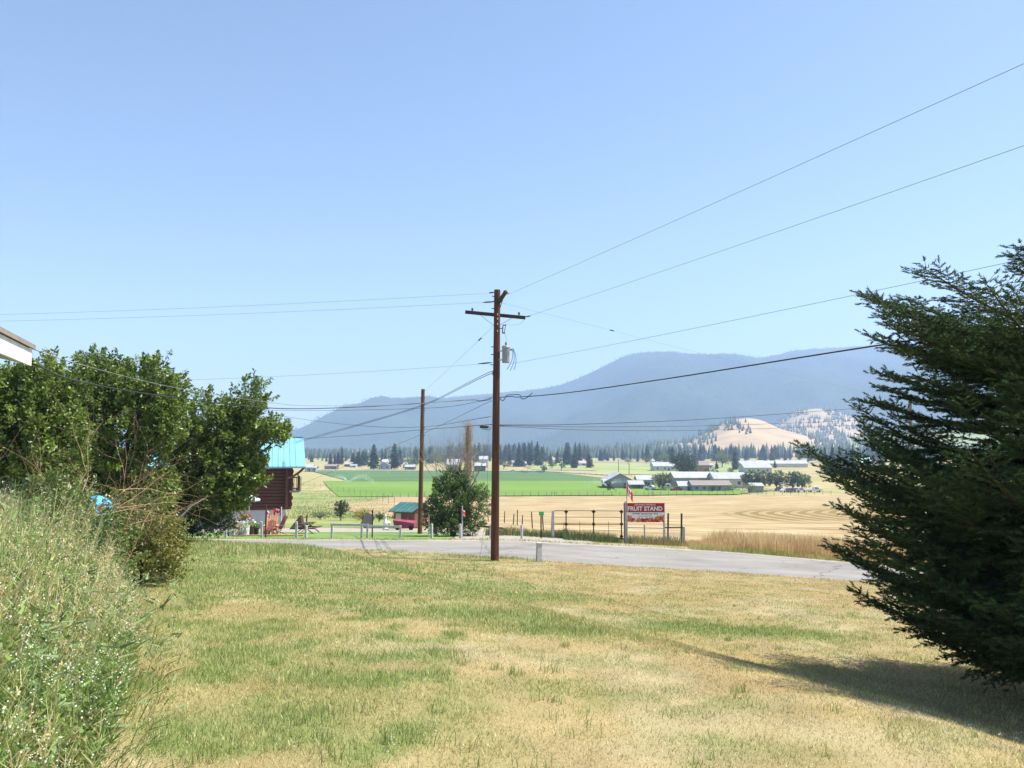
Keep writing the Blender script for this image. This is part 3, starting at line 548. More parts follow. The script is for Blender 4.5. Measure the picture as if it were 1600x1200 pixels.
for a_, b_ in (((764, 457.5), (772, 457)), ((754, 472.5), (772, 471.5)), ((821, 495), (829, 493.5)), ((747, 568.5), (769, 566.5)), ((786, 455), (795, 459))):
    ppart('strain_insulator', M['porc'], lambda q: q.tube([pl(*a_), pl(a_[0] * .7 + b_[0] * .3, a_[1] * .7 + b_[1] * .3), pl(a_[0] * .3 + b_[0] * .7, a_[1] * .3 + b_[1] * .7), pl(*b_)], [.012, .03, .03, .012], 8))
cut = ppart('fuse_cutout', M['porc'], lambda q: (q.bar(pl(786, 508, -.2), pl(785, 520, -.2), .04), q.bar(pl(790, 508, -.2), pl(788, 520, -.2), .025), q.bar(pl(785, 520, -.2), pl(789, 520.5, -.2), .05, .05), q.bar(pl(786, 508, -.2), pl(791, 508, -.2), .03, .04)))
ppart('bracket', M['darksteel'], lambda q: q.bar(pl(780, 513, -.1), pl(786, 513, -.2), .03), parent=cut)
tc = pl(790.5, 567, -.12); tank = ppart('transformer', M['grey_tank'], lambda q: q.lathe([(.135, 0), (.15, .02), (.15, .6), (.16, .61), (.16, .64), (.14, .68), (.05, .71)], tc, 20))
ppart('lid_band', M['steel'], lambda q: q.lathe([(.165, .595), (.17, .60), (.17, .625), (.165, .63)], tc, 20), parent=tank)
ppart('bushing', M['porc'], lambda q: q.lathe([(.03, .68), (.05, .7), (.03, .73), (.045, .75), (.025, .8), (.01, .84)], tc, 10), True, tank)
for zz in (.12, .48): ppart('mounting_bracket', M['steel'], lambda q: q.box(tc + Vector((-.2, .02, zz)), (.16, .1, .05)), parent=tank)
for k_ in range(3): ppart('terminal', M['porc'], lambda q: q.tube([tc + Vector((.165, -.08 + .08 * k_, .52)), tc + Vector((.24, -.08 + .08 * k_, .53))], [.03, .022], 8), parent=tank)
for a_, b_, c_ in (((801, 545), (806, 562), (797, 579)), ((800, 546), (802, 562), (792, 577)), ((801, 544), (808, 558), (803, 578))):
    ppart('transformer_lead', M['cable'], lambda q: q.tube(curve3(pl(*a_, -.1), pl(*c_, -.05), (.22, 0, .02), 8), .011, 5))
ppart('jumper_wire', M['wire'], lambda q: q.tube([pl(820, 499, -.19), pl(812, 506, -.19), pl(800, 508, -.19), pl(792, 506, -.2), pl(788, 508, -.2)], .006, 4))
ppart('jumper_wire', M['wire'], lambda q: q.tube([pl(789, 521, -.2), pl(791, 528, -.16), pl(791, 538, -.12)], .006, 4))
for (bx_, by_) in ((772, 463), (772, 471), (771, 482), (770, 542), (770, 554), (769, 570), (779, 567)): ppart('bolt', M['darksteel'], lambda q: q.tube([pl(bx_ - 3, by_, -.05), pl(bx_ + 2, by_, -.05)], .018, 6))
for yy in (491, 498, 506, 517): ppart('pole_tag', M['signwhite'], lambda q: q.box(pl(777.5, yy, -.16), (.035, .01, .08)))
ppart('ground_wire', M['darksteel'], lambda q: q.tube([pl(779, 600, -.1), pl(779, 700, -.12), pl(778, 870, -.16)], .012, 5))
pole2, p2b, p2top = utility_pole('bare brown pole left of the tall crossarm pole beside the round bush', 656, 833, 608, .15, .115, M['pole_old'], xtop=661)
for yy in (622, 641, 668, 680):
    mb = MB(); mb.tube([at(657, yy, p2b.y - .05) - p2b, at(664, yy, p2b.y - .05) - p2b], .025, 6); mb.build('bolt', M['darksteel'], pole2)
pole3, p3b, p3top = utility_pole('weathered pole half hidden behind the right-hand spruce', 1422, 830, 626, .16, .13, M['grey_wood'], d=64)
# overhead lines: each is one wire, hung between the poles and on past the frame
def wire(name, label, P, r, m, sag=None, cat='wire', group=None):
    P = [Vector(p) for p in P]; pts = []
    if len(P) == 2:
        a, b = P; s_ = (sag if sag is not None else (b - a).length * .008); n = 24
        pts = [a.lerp(b, t / (n - 1)) - Vector((0, 0, 4 * s_ * (t / (n - 1)) * (1 - t / (n - 1)))) for t in range(n)]
    else:
        Q = [P[0] * 2 - P[1]] + P + [P[-1] * 2 - P[-2]]
        for i in range(1, len(Q) - 2):
            for k in range(8):
                t = k / 8; a, b, c, d = Q[i - 1], Q[i], Q[i + 1], Q[i + 2]
                pts.append(.5 * ((2 * b) + (c - a) * t + (2 * a - 5 * b + 4 * c - d) * t * t + (3 * b - a - 3 * c + d) * t ** 3))
        pts.append(P[-1])
    o_ = Vector(P[0]); mb = MB(); mb.tube([p - o_ for p in pts], r, 5); o = mb.build(name, m, loc=o_, smooth=True); return tag(o, label, cat, group)
def ext(a, b, k): return a + (b - a) * k
A_ = at(792, 461, PD - .5); B_ = at(1600, 95, 12); wire('power_line', 'uppermost thin wire rising to the upper right corner', [A_, ext(A_, B_, 1.5)], .0055, M['wire'], .05)
A_ = at(828, 493, PD - .2); B_ = at(1600, 221, 13.2); wire('power_line', 'second thin wire rising right from the crossarm end', [A_, ext(A_, B_, 1.5)], .0055, M['wire'], .08)
A_ = at(800, 568, PD); B_ = at(1595, 396, 13.3); wire('power_line', 'thin wire from beside the transformer passing behind the spruce top', [A_, ext(A_, B_, 1.5)], .0055, M['wire'], .12)
A_ = at(780, 621, PD); B_ = at(1430, 531, 14.6); wire('overhead_cable', 'thick black cable crossing in front of the mountain to the right', [A_, at(800, 619.5, PD - .4), ext(A_, B_, .1) - Vector((0, 0, .09)), ext(A_, B_, .3) - Vector((0, 0, .16)), ext(A_, B_, .6) - Vector((0, 0, .12)), B_, ext(A_, B_, 1.4)], .017, M['cable'], cat='cable')
wire('cable_loop', 'short slack black loop of cable right of the tall pole', [at(780, 622, PD), at(786, 626, PD - .2), at(792, 618, PD - .4), at(800, 617, PD - .5), at(812, 617, PD - .7), at(815, 623, PD - .75), at(822, 622, PD - .8), at(832, 614, PD - 1)], .016, M['cable'], cat='cable')
wire('power_line', 'upper of two level wires running left from the pole top', [at(766, 458, PD), at(-60, 493, 37.6)], .0055, M['wire'], .1)
wire('power_line', 'lower of two level wires running left from the pole top', [at(756, 472.5, PD), at(-60, 503, 38)], .0055, M['wire'], .1)
wire('power_line', 'thin wire running left from beside the transformer towards the pear trees', [at(748, 569, PD), at(200, 596, 36)], .0055, M['wire'], .1)
c1_ = at(783, 473, PD); wire('power_line', 'thin wire with a splice sloping right across the mountain crest', [c1_, at(955, 516, PD + 8), at(1100, 553, PD + 17), at(1416, 628, 64)], .0055, M['wire'])
mb = MB(); c_ = at(956, 516.3, PD + 8); mb.tube([(-.12, 0, .03), (-.07, 0, .018), (.07, 0, -.018), (.12, 0, -.03)], [.012, .03, .03, .012], 8); tag(mb.build('line_splice', M['cable'], loc=c_), 'small dark splice sleeve on the wire right of the pole', 'splice')
wire('guy_wire', 'guy wire from the crossarm down to the bare pole top', [at(769, 509, PD), at(750, 530, PD + 1.6), at(664, 611, p2b.y)], .0055, M['wire'])
mb = MB(); c_ = at(750, 530, PD + 1.6); mb.tube([(-.06, 0, -.06), (.06, 0, .06)], .03, 8); tag(mb.build('guy_insulator', M['porc'], loc=c_), 'small dark guy insulator left of the crossarm brace', 'insulator')
for k_, (y1, y2, y3) in enumerate(((583, 632, 690), (586, 633.5, 692))):
    wire('service_cable', ('upper' if k_ == 0 else 'lower') + ' strand of the twisted service cable sloping down to the blue roof', [at(770, y1, PD), at(755, y1 + 3, PD + 1), at(662, y2, p2b.y - .1), at(560, (y2 + y3) / 2 + 2, 52), at(462, y3, 64)], .014, M['cable'], cat='cable')
wire('service_cable', 'black service cable sagging left to the white eave', [at(769, 621, PD), at(752, 626, PD - .3), at(735, 625, PD - .6), at(660, 630, PD - 4), at(560, 636, PD - 8), at(430, 638, PD - 12), at(250, 618, 15.5), at(120, 595, 12.5), at(52, 568, 9.3)], .012, M['cable'], cat='cable')
wire('service_cable', 'upper thin service wire sagging left to the white eave', [at(769, 620, PD), at(640, 632, PD - 5), at(500, 634, PD - 10), at(430, 630, PD - 12), at(270, 605, 15.5), at(120, 568, 12.), at(50, 545, 9.2)], .006, M['wire'])
wire('phone_cable', 'phone cable running right from the pole to the weathered pole, upper strand', [at(780, 664, PD), at(900, 663, PD + 6), at(1100, 655, PD + 16), at(1300, 641, PD + 26), at(1420, 632, 64)], .016, M['cable'], cat='cable')
wire('phone_cable', 'phone cable running right from the pole to the weathered pole, middle strand', [at(780, 665, PD), at(950, 667, PD + 8), at(1150, 664, PD + 18), at(1420, 654, 64)], .011, M['cable'], cat='cable')
wire('phone_cable', 'phone cable running right from the pole to the weathered pole, lowest strand', [at(780, 666, PD), at(950, 672.5, PD + 8), at(1150, 671, PD + 18), at(1420, 661, 64)], .011, M['cable'], cat='cable')
wire('phone_cable', 'lowest cable running left past the bare pole to the blue roof', [at(767, 664, PD), at(757, 664, PD + .8), at(660, 671.5, p2b.y - .15), at(560, 680, 54), at(468, 686, 64)], .014, M['cable'], cat='cable')
wire('phone_cable', 'thin cable above the lowest one, running left past the bare pole', [at(767, 651, PD), at(660, 667, p2b.y - .15), at(560, 665, 54), at(440, 650, 66), at(300, 625, 80)], .012, M['cable'], cat='cable')
wire('phone_cable', 'slanting thin cable from the tall pole down behind the bare pole', [at(768, 626, PD), at(664, 676, 47), at(560, 720, 60), at(462, 760, 66)], .009, M['cable'], cat='cable')
wire('phone_cable', 'nearly level cable at mid pole running left past the bare pole', [at(767, 622, PD), at(750, 627, PD + .8), at(660, 638, p2b.y - .15), at(430, 641, 58), at(300, 630, 70)], .012, M['cable'], cat='cable')
spl = thing('splice_closure', 'black cable splice closure hanging just left of the tall pole', 'splice box', at(757, 667, PD + .3))
mb = MB(); mb.tube([(-.19, 0, .01), (-.17, 0, .01), (.1, 0, -.01), (.17, 0, 0), (.2, 0, 0)], [.03, .055, .055, .03, .015], 10); mb.build('case', M['cable'], spl, smooth=False)
for xx in (-.1, .06):
    mb = MB(); mb.tube([(xx, 0, .09), (xx, 0, .05)], .012, 6); mb.build('hanger', M['cable'], spl)
mb = MB(); mb.tube([(-.08, 0, -.05), (-.05, 0, -.11), (.02, 0, -.09), (.1, 0, -.12), (.2, 0, -.1), (.27, 0, -.02)], .012, 5); mb.build('tail', M['cable'], spl)
wire('guy_wire', 'slack wire from the pole side down to the verge', [at(764, 670, PD + .1), at(760, 790, PD - .1), at(753, 850, PD - .2), gp(750, 876)], .0055, M['wire'])

# ------------------------------------------------------------------ marker and fence posts along the road
p_ = gp(842, 878); mk = thing('marker_post', 'square pale grey utility marker post right of the tall pole', 'marker post', p_); hh = 28 * p_.y / F
mb = MB(); mb.box((0, 0, hh / 2 - .1), (.19, .16, hh + .2), Matrix.Rotation(.35, 3, 'Z') @ Matrix.Rotation(.04, 3, 'Y')); mb.build('post', M['wpost'], mk)
mb = MB(); mb.box((0.02, 0, hh + .012), (.205, .175, .03), Matrix.Rotation(.35, 3, 'Z')); mb.build('cap', M['wpost'], mk)
FD = 43.6                                   # the row of white posts stands behind the road
rowy = lambda x: road_far(x) + 2.2
def row_at(px):
    a, _ = ray(px, 690); y = 43.
    for _ in range(12): y = float(rowy(a * y))
    return Vector((a * y, y, gz(a * y, y)))
posts = [(357, 12, 'short white roadside post nearest the pear tree trunk'), (412, 23, 'white roadside post just left of the dark flag post'), (466, 23, 'white roadside post left of the picnic table'), (481, 17, 'short thin white post in front of the picnic table'),
         (675.6, 20, 'white roadside post right of the bare brown pole'), (720, 20, 'white roadside post beside the small flag before the bush'), (767, 20, 'white roadside post directly behind the tall pole'), (815, 20, 'lone white roadside post left of the green sign')]
for px, h_, lab in posts:
    b = row_at(px); t = thing('white_post', lab, 'post', b, random.uniform(-.3, .3), 'white posts along the far road edge'); hh = h_ * b.y / F; tl = random.uniform(-.03, .03)
    mb = MB(); mb.box((0, 0, hh / 2 - .12), (.11, .11, hh + .24), Matrix.Rotation(tl, 3, 'Y'), .96); mb.build('post', M['wpost'], t)
    mb = MB(); mb.box((tl * hh, 0, hh + .008), (.10, .10, .03), Matrix.Rotation(tl, 3, 'Y'), .6); mb.build('cap', M['wpost'], t)
rl = thing('rail_fence', 'white painted rail on posts left of the bare pole', 'rail fence', row_at(521)); ob = rl.location.copy(); prev = None
for px, h_ in ((521, 20), (567, 20), (576, 20), (627, 18)):
    b = row_at(px); hh = h_ * b.y / F; mb = MB(); mb.box(b - ob + Vector((0, 0, hh / 2 - .12)), (.10, .10, hh + .24)); mb.build('post', M['wpost'], rl)
for a_, b_, k in ((519, 577, 20), (576, 628, 17.5)):
    p, q = row_at(a_), row_at(b_); hh = k * p.y / F - .02; mb = MB(); mb.bar(p - ob + Vector((0, -.08, hh)), q - ob + Vector((0, -.08, hh - .03)), .045, .12); mb.build('rail', M['wpost'], rl)
b = row_at(582) + Vector((0, .3, 0)); t = thing('steel_post', 'thin dark steel post standing right of the white rail', 'post', b); hh = 41 * b.y / F
mb = MB(); mb.box((0, 0, hh / 2 - .1), (.06, .05, hh + .2)); mb.build('stake', M['darksteel'], t); mb = MB(); mb.box((0, -.03, hh - .1), (.09, .012, .12)); mb.build('reflector', M['darksteel'], t)
# flags: a limp or slightly blown maple leaf flag on a post
leafpoly = [(0, .95), (.10, .72), (.26, .80), (.21, .42), (.40, .60), (.45, .48), (.68, .52), (.60, .32), (.70, .24), (.36, -.06), (.41, -.2), (.04, -.14), (.05, -.5), (-.05, -.5), (-.04, -.14), (-.41, -.2), (-.36, -.06), (-.70, .24), (-.60, .32), (-.68, .52), (-.45, .48), (-.40, .60), (-.21, .42), (-.26, .80), (-.10, .72)]
def inpoly(x, y):
    c = np.zeros(x.shape, bool); n = len(leafpoly); j = n - 1
    for i in range(n):
        xi, yi = leafpoly[i]; xj, yj = leafpoly[j]
        c ^= ((yi > y) != (yj > y)) & (x < (xj - xi) * (y - yi) / (yj - yi + 1e-9) + xi); j = i
    return c
def flag_cloth(W, H, dirx, limp, parent, ztop):
    nu, nv = 44, 24; U, V = np.meshgrid(np.linspace(0, 1, nu), np.linspace(0, 1, nv)); white = (U > .25) & (U < .75) & ~inpoly((U - .5) * 2 * W / H / 1.0, (V - .5) * 2.1)
    c = np.where(white[..., None], np.array((.82, .80, .78)), np.array((.62, .03, .035)))
    a = limp; x = U * W * math.cos(a) * dirx; z = ztop - (1 - V) * H - U * W * math.sin(a) - .04 * np.sin(U * 5); y = .07 * np.sin(U * 9 + V * 1.5) * (.3 + U) - .03 * np.sin(V * 5) * U
    i = np.arange(nv - 1)[:, None] * nu + np.arange(nu - 1)[None]
    return link('flag', np_mesh('flag', np.stack([x, y, z], -1), np.stack([i, i + 1, i + nu + 1, i + nu], -1).reshape(-1, 4), c.reshape(-1, 3), True), M['cloth'], parent)
def flagpole(label, b, hh, W, H, dirx, limp, m, r=.03):
    t = thing('flag_pole', label, 'flag', b, group='small maple leaf flags on posts'); mb = MB(); mb.tube([(0, 0, -.2), (0, 0, hh * .5), (0, 0, hh)], [r, r, r * .7], 8); mb.build('pole', m, t)
    mb = MB(); mb.lathe([(.01, hh), (r, hh + .01), (r, hh + .03), (.01, hh + .05)], n=8); mb.build('finial', m, t); flag_cloth(W, H, dirx, limp, t, hh - .02); return t
b = row_at(417) + Vector((0, .15, 0)); flagpole('dark post with a furled red and white flag before the log house', b, 47 * b.y / F, .5, .3, 1, 1.15, M['dark_wood'], .045)
b = on(442, 47); flagpole('white pole with a red and white maple leaf flag beside the wooden chairs', b, 41 * b.y / F, .46, .42, -1, .15, M['white'], .035)
b = row_at(723) + Vector((0, -.1, 0)); flagpole('small faded flag on a thin post before the round bush', b, 47 * b.y / F, .34, .3, 1, 1.0, M['wpost'], .03)
b = row_at(669) + Vector((0, .8, 0)); flagpole('tiny pink and white flag at the left edge of the round bush', b, 30 * b.y / F, .2, .18, -1, .7, M['wpost'], .018)
# green number sign
b = on(845, 43.8); t = thing('number_sign', 'small green sign on a dark post left of the iron gate', 'sign', b); hh = 40 * b.y / F
mb = MB(); mb.box((0, 0, hh / 2 - .1), (.07, .07, hh + .2)); mb.build('post', M['darksteel'], t)
mb = MB(); mb.box((0.02, -.05, hh - .1), (.27, .012, .20)); mb.build('plate', M['greensign'], t)
# ------------------------------------------------------------------ iron gate
GD = 45.2
def gpt(px, py, dd=0): return at(px, py, GD + dd)
g0 = on(864, GD); gate = thing('iron_gate', 'dark iron double gate of open bars left of the fruit stand sign', 'gate', g0)
def gbar(name, a, b_, w, m=None, parent=None):
    mb = MB(); mb.bar(gpt(*a) - g0, gpt(*b_) - g0, w); return mb.build(name, m or M['darksteel'], parent or gate)
mb = MB(); mb.box(gpt(864, 819, -.02) - g0, (.14, .14, 42 * GD / F)); mb.build('white_post', M['wpost'], gate)
for (y0, y1, w) in ((798, 798.4, .035), (808, 808.4, .022), (818.7, 819, .05), (829, 829.5, .02), (839, 840.5, .04)): gbar('bar', (865, y0), (971, y1), w)
for px in (884.5, 927.5, 971):
    u_ = gbar('upright', (px, 797), (px, 841), .06)
    for yy in (799.5, 819, 838): mb = MB(); mb.box(gpt(px, yy, -.04) - g0, (.17, .05, .17), Matrix.Rotation(R(45), 3, 'Y')); mb.build('boss', M['darksteel'], u_)
for px in (881, 906, 951): gbar('picket', (px, 815), (px, 838), .022)
# ------------------------------------------------------------------ the fruit stand sign
SD = 44.2
def spt(px, py, dd=0): return at(px, py, SD + dd)
s0 = on(978, SD); sign = thing('fruit_stand_sign', 'red and white fruit stand sign on white posts before the hay field', 'sign', s0)
xl, xr_ = spt(978, 800).x - s0.x, spt(1038, 800).x - s0.x; zt, zb_ = spt(978, 786).z - s0.z, spt(978, 816.2).z - s0.z; SWd, SHt = xr_ - xl, zt - zb_
for px, y0, y1 in ((977.5, 784, 845), (1037.5, 786, 850)):
    c_ = spt(px, (y0 + y1) / 2, .09) - s0; mb = MB(); mb.box(c_ - Vector((0, 0, .1)), (.1, .1, (y1 - y0) * SD / F + .2)); mb.build('post', M['wpost'], sign)
mb = MB(); mb.box(((xl + xr_) / 2, .02, (zt + zb_) / 2), (SWd, .03, SHt)); pan = mb.build('panel', M['signwhite'], sign)
zr_ = zt - SHt * .475; mb = MB(); mb.box(((xl + xr_) / 2, .001, (zt + zr_) / 2), (SWd + .004, .012, zt - zr_ + .004)); mb.build('red_band', M['signred'], pan)
def text(txt, cx, cz, height, width, m, parent, y, bold=.0):
    cu = bpy.data.curves.new('t', 'FONT'); cu.body = txt; cu.size = 1; cu.align_x = 'CENTER'; cu.align_y = 'CENTER'; cu.offset = bold; cu.resolution_u = 3; cu.extrude = .01
    o = bpy.data.objects.new('t', cu); col.objects.link(o); bpy.context.view_layer.update()
    me = bpy.data.meshes.new_from_object(o.evaluated_get(bpy.context.evaluated_depsgraph_get())); bpy.data.objects.remove(o); bpy.data.curves.remove(cu)
    n = len(me.vertices); v = np.zeros(n * 3, np.float32); me.vertices.foreach_get('co', v); v = v.reshape(-1, 3); mn, mx = v.min(0), v.max(0)
    w = np.zeros_like(v); w[:, 0] = (v[:, 0] - (mn[0] + mx[0]) / 2) / (mx[0] - mn[0]) * width + cx; w[:, 2] = (v[:, 1] - (mn[1] + mx[1]) / 2) / (mx[1] - mn[1]) * height + cz; w[:, 1] = y - v[:, 2] * .15
    me.vertices.foreach_set('co', w.ravel()); me.materials.clear(); me.update(); me.name = 'lettering'; return tag(link('lettering', me, m, parent), kind='stuff')
cx = (xl + xr_) / 2
text('GRAND FORKS', cx, zt - SHt * .085, SHt * .078, SWd * .55, M['signwhite'], pan, -.008, .015)
text('FRUIT STAND', cx, zt - SHt * .285, SHt * .235, SWd * .90, M['signwhite'], pan, -.008, .03)
text('5940 Spencer Rd', cx, zt - SHt * .56, SHt * .105, SWd * .66, M['signdark'], pan, .002, .02)
text('Grand Forks, BC', cx, zt - SHt * .68, SHt * .055, SWd * .34, M['signdark'], pan, .002, .01)
v_, f_, c_l = [], [], []; nseg = 10
for k in range(110):
    u_ = random.random(); top_ = .13 + .24 * abs(2 * u_ - 1) ** 1.6; fx = xl + .04 + u_ * (SWd - .08); fz = zb_ + SHt * (.035 + random.random() * top_); r_ = random.uniform(.045, .085); cc = random.choice([(.55, .05, .03), (.62, .12, .04), (.42, .02, .03), (.60, .22, .06), (.25, .02, .04), (.22, .26, .05)])
    fz = max(fz, zb_ + r_ * .7); fx = min(max(fx, xl + r_), xr_ - r_); b0 = len(v_); v_.append((fx - r_ * .2, .0025 - k * .00004, fz + r_ * .2)); c_l.append(tuple(min(1, q * 1.25) for q in cc))
    for j in range(nseg): an = 2 * math.pi * j / nseg; v_.append((fx + r_ * math.cos(an), .0028 - k * .00004, max(fz + r_ * math.sin(an), zb_ + .004))); c_l.append(cc)
    f_ += [(b0, b0 + 1 + (j + 1) % nseg, b0 + 1 + j) for j in range(nseg)]
link('fruit_print', np_mesh('fruit_print', np.array(v_), np.array(f_), np.array(c_l)), M['print'], pan)
c_ = spt(1007, 833, .05) - s0; mb = MB(); mb.box(c_, (.07, .07, 27 * SD / F)); mb.build('short_post', M['wpost'], sign)
mb = MB(); mb.bar(spt(978, 824.3, .0) - s0, spt(1037, 825.5, .0) - s0, .05); mb.build('rail', M['wpost'], sign)
mb = MB(); mb.bar(spt(976, 842, -.1) - s0, spt(998, 844, -.15) - s0, .06, .05); mb.build('bottom_board', M['wpost'], sign)
b = on(975, SD + .1); t = thing('dark_post', 'tall dark post at the left edge of the fruit stand sign', 'post', b); hh = 58 * SD / F; mb = MB(); mb.box((0, 0, hh / 2 - .1), (.10, .10, hh + .2)); mb.build('post', M['dark_wood'], t); mb = MB(); mb.box((0, 0, hh + .02), (.11, .11, .03)); mb.build('cap', M['dark_wood'], t)
b = on(978.4, SD - .08); flagpole('limp maple leaf flag on a thin pole above the fruit stand sign', b, 92 * SD / F, .74, .48, 1, 1.12, M['wpost'], .028)
w0 = on(1044, SD + .3); wg = thing('wire_gate', 'small wire mesh gate with two tall dark posts right of the sign', 'gate', w0)
for px in (1044, 1065): mb = MB(); mb.bar(at(px, 802, SD + .3) - w0, at(px - .5, 850.5, SD + .3) - w0, .085); mb.build('tall_post', M['dark_wood'], wg)
mb = MB(); mb.bar(at(1039, 824, SD + .1) - w0, at(1069, 824, SD + .1) - w0, .06); mb.build('top_rail', M['darksteel'], wg)
mb = MB(); mb.bar(at(1068.5, 823, SD + .1) - w0, at(1068.5, 851, SD + .1) - w0, .11); mb.build('end_post', M['wpost'], wg)
mb = MB()
for k in range(12): px = 1040 + k * 2.4; mb.tube([at(px, 824, SD + .12) - w0, at(px, 849, SD + .12) - w0], .004, 3)
for k in range(8): py = 826 + k * 3; mb.tube([at(1039, py, SD + .12) - w0, at(1068, py, SD + .12) - w0], .004, 3)
mb.build('mesh_wire', M['steel'], wg)
# ------------------------------------------------------------------ wire fences
def fence(label, P, hh, r, nw, m, jitter=.15, tilt=.04, cat='fence', wirer=.006):
    t = thing('wire_fence', label, cat, P[0]); o_ = Vector(P[0]); tops = []
    base = MB(); base.tube([(0, 0, -.25), (0, 0, .5), (0, 0, 1)], [r, r, r * .9], 6); ob = base.build('post', m, t); me = ob.data
    for k, p in enumerate(P):
        q = ob if k == 0 else link('post', me, None, t); h_ = hh * random.uniform(1 - jitter, 1 + jitter * .5); q.location = Vector(p) - o_; q.scale = (1, 1, h_); q.rotation_euler = (random.uniform(-tilt, tilt), random.uniform(-tilt, tilt), 0); tops.append(h_)
    for w in range(nw):
        mb = MB(); mb.tube([Vector(p) - o_ + Vector((0, -r, hh * (.25 + .68 * w / max(1, nw - 1)))) for p in P], wirer, 3); mb.build('wire', M['wire'], t)
    return t
P = [gp(600 + k * 12.7, 777.6 - .0075 * k * 12.7) for k in range(56)]
for k in range(len(P)): P[k].z += .1
fence('long thin fence between the tan hay field and the green field', P, 1.35, .055, 3, M['dark_wood'], wirer=.014)
fence('tall deer fence slanting up the rough slope beside the green field', [gp(px, py) for px, py in zip(np.linspace(474, 616, 17), 759 + 32 * np.linspace(0, 1, 17) ** 1.35)], 2.1, .05, 4, M['grey_wood'], wirer=.01)
fence('leaning wire fence of thin posts between driveway and hay field', [gp(px, py) for px, py in ((763, 816), (775, 817), (788, 818), (802, 821), (816, 822), (832, 827), (849, 830), (862, 834))], 1.25, .045, 4, M['dark_wood'], .3, .07)
fence('low fence along the pale farm track beyond the barn', [gp(px, 741.5 + (px - 905) * .035) for px in range(905, 1015, 9)], 1.3, .06, 2, M['dark_wood'], wirer=.015)
for lab, px in (('pair of joined posts forming a small gap in the field fence above the iron gate', 862), ('five-bar wire gate in the far fence right of the hanging flag', 1013)):
    a_ = gp(px, 776); b_ = gp(px + 8, 776); t = thing('field_gate', lab, 'gate', a_); w_ = (b_ - a_).x
    for xx in (0, w_): mb = MB(); mb.box((xx, 0, .7), (.12, .12, 1.7)); mb.build('post', M['grey_wood'], t)
    for zz in (.35, .85, 1.4): mb = MB(); mb.bar((0, 0, zz), (w_, 0, zz), .05); mb.build('bar', M['grey_wood'], t)
b = gp(808, 822); t = thing('tall_stake', 'tall dark stake rising over the leaning wire fence', 'post', b); hh = 25 * b.y / F; mb = MB(); mb.bar((0, 0, -.2), (.03, 0, hh), .08); mb.build('stake', M['dark_wood'], t); mb = MB(); mb.box((.03, 0, hh * .7), (.1, .1, .02)); mb.build('wire_clip', M['steel'], t)
# ------------------------------------------------------------------ white house eave at the left edge
e1 = at(46, 545, 9.0); ev = (at(0, 521, 7.8) - e1); ev.z = 0; ev.normalize()          # eave line runs back past the camera
nrm = Vector((-ev.y, ev.x, 0)); nrm = nrm if nrm.x < 0 else -nrm                      # towards the house
L_ = 7.6; hs = thing('white_house', 'white house eave corner at the left edge of the picture', 'house', Vector((e1.x, e1.y, gz(e1.x, e1.y))))
o_ = hs.location.copy(); E = e1 - o_; up_ = Vector((0, 0, 1))
def hx(s_, n_, z_): return E + ev * s_ + nrm * n_ + up_ * z_
def slab(name, m, a, b, c, d, th, parent=hs):
    mb = MB(); P_ = [a, b, c, d]; mb.add(P_ + [p + Vector((0, 0, th)) for p in P_], [(0, 3, 2, 1), (4, 5, 6, 7), (0, 1, 5, 4), (1, 2, 6, 5), (2, 3, 7, 6), (3, 0, 4, 7)]); return mb.build(name, m, parent)
rf_ = slab('roof', M['rbrown'], hx(-.06, -.05, .0), hx(L_, -.05, .0), hx(L_, 4, .95), hx(-.06, 4, .95), .05)
slab('fascia', M['white'], hx(0, -.02, -.19), hx(L_, -.02, -.19), hx(L_, .01, -.19), hx(0, .01, -.19), .185, rf_)
slab('barge_board', M['white'], hx(-.03, -.02, -.19), hx(-.0035, -.02, -.19), hx(-.0035, 4, .76), hx(-.03, 4, .76), .185, rf_)
for k in range(13): slab('rafter', M['wpost'], hx(.25 + k * .6, .02, -.15), hx(.3 + k * .6, .02, -.15), hx(.3 + k * .6, .62, .0), hx(.25 + k * .6, .62, .0), .11, rf_)
zg = -E.z - .3
mb = MB(); c4 = [hx(.5, .75, 0), hx(L_ - .2, .75, 0), hx(L_ - .2, 4, 0), hx(.5, 4, 0)]; mb.add([Vector((p.x, p.y, -.5)) for p in c4] + [c4[0] + up_ * .02, c4[1] + up_ * .02, c4[2] + up_ * .7, c4[3] + up_ * .7], [(0, 3, 2, 1), (4, 5, 6, 7), (0, 1, 5, 4), (1, 2, 6, 5), (2, 3, 7, 6), (3, 0, 4, 7)]); mb.build('wall', M['white'], hs)

# ------------------------------------------------------------------ log house with the blue roof
HD = 64.0
def hpt(px, py, dd=0): return at(px, py, HD + dd)
h0 = on(449, HD); lh = thing('log_house', 'brown log house with bright sky-blue metal roof behind the pear trees', 'house', h0)
def hl(px, py, dd=0): return hpt(px, py, dd) - h0
XL = hl(262, 760).x; XR = hl(448, 760).x; zf = hl(448, 796).z; ze = hl(448, 729).z; DEP = 9.0
mb = MB(); mb.box(((XL + XR) / 2, DEP / 2, zf / 2 - .2), (XR - XL - .1, DEP - .1, zf + .4)); mb.build('foundation', M['found'], lh)
wl = MB(); wl.box(((XL + XR) / 2, DEP / 2, (zf + ze) / 2), (XR - XL - .2, DEP - .2, ze - zf)); wall = wl.build('wall', M['wbrown'], lh)
nl = 13; lr = (ze - zf) / nl / 2; base = MB(); base.tube([(XL - .3, 0, 0), (XR + .45, 0, 0)], lr, 10); lg = base.build('log', M['log'], wall); sd = MB(); sd.tube([(0, -.4, 0), (0, DEP + .4, 0)], lr, 10); lg2 = sd.build('log', M['log'], wall)
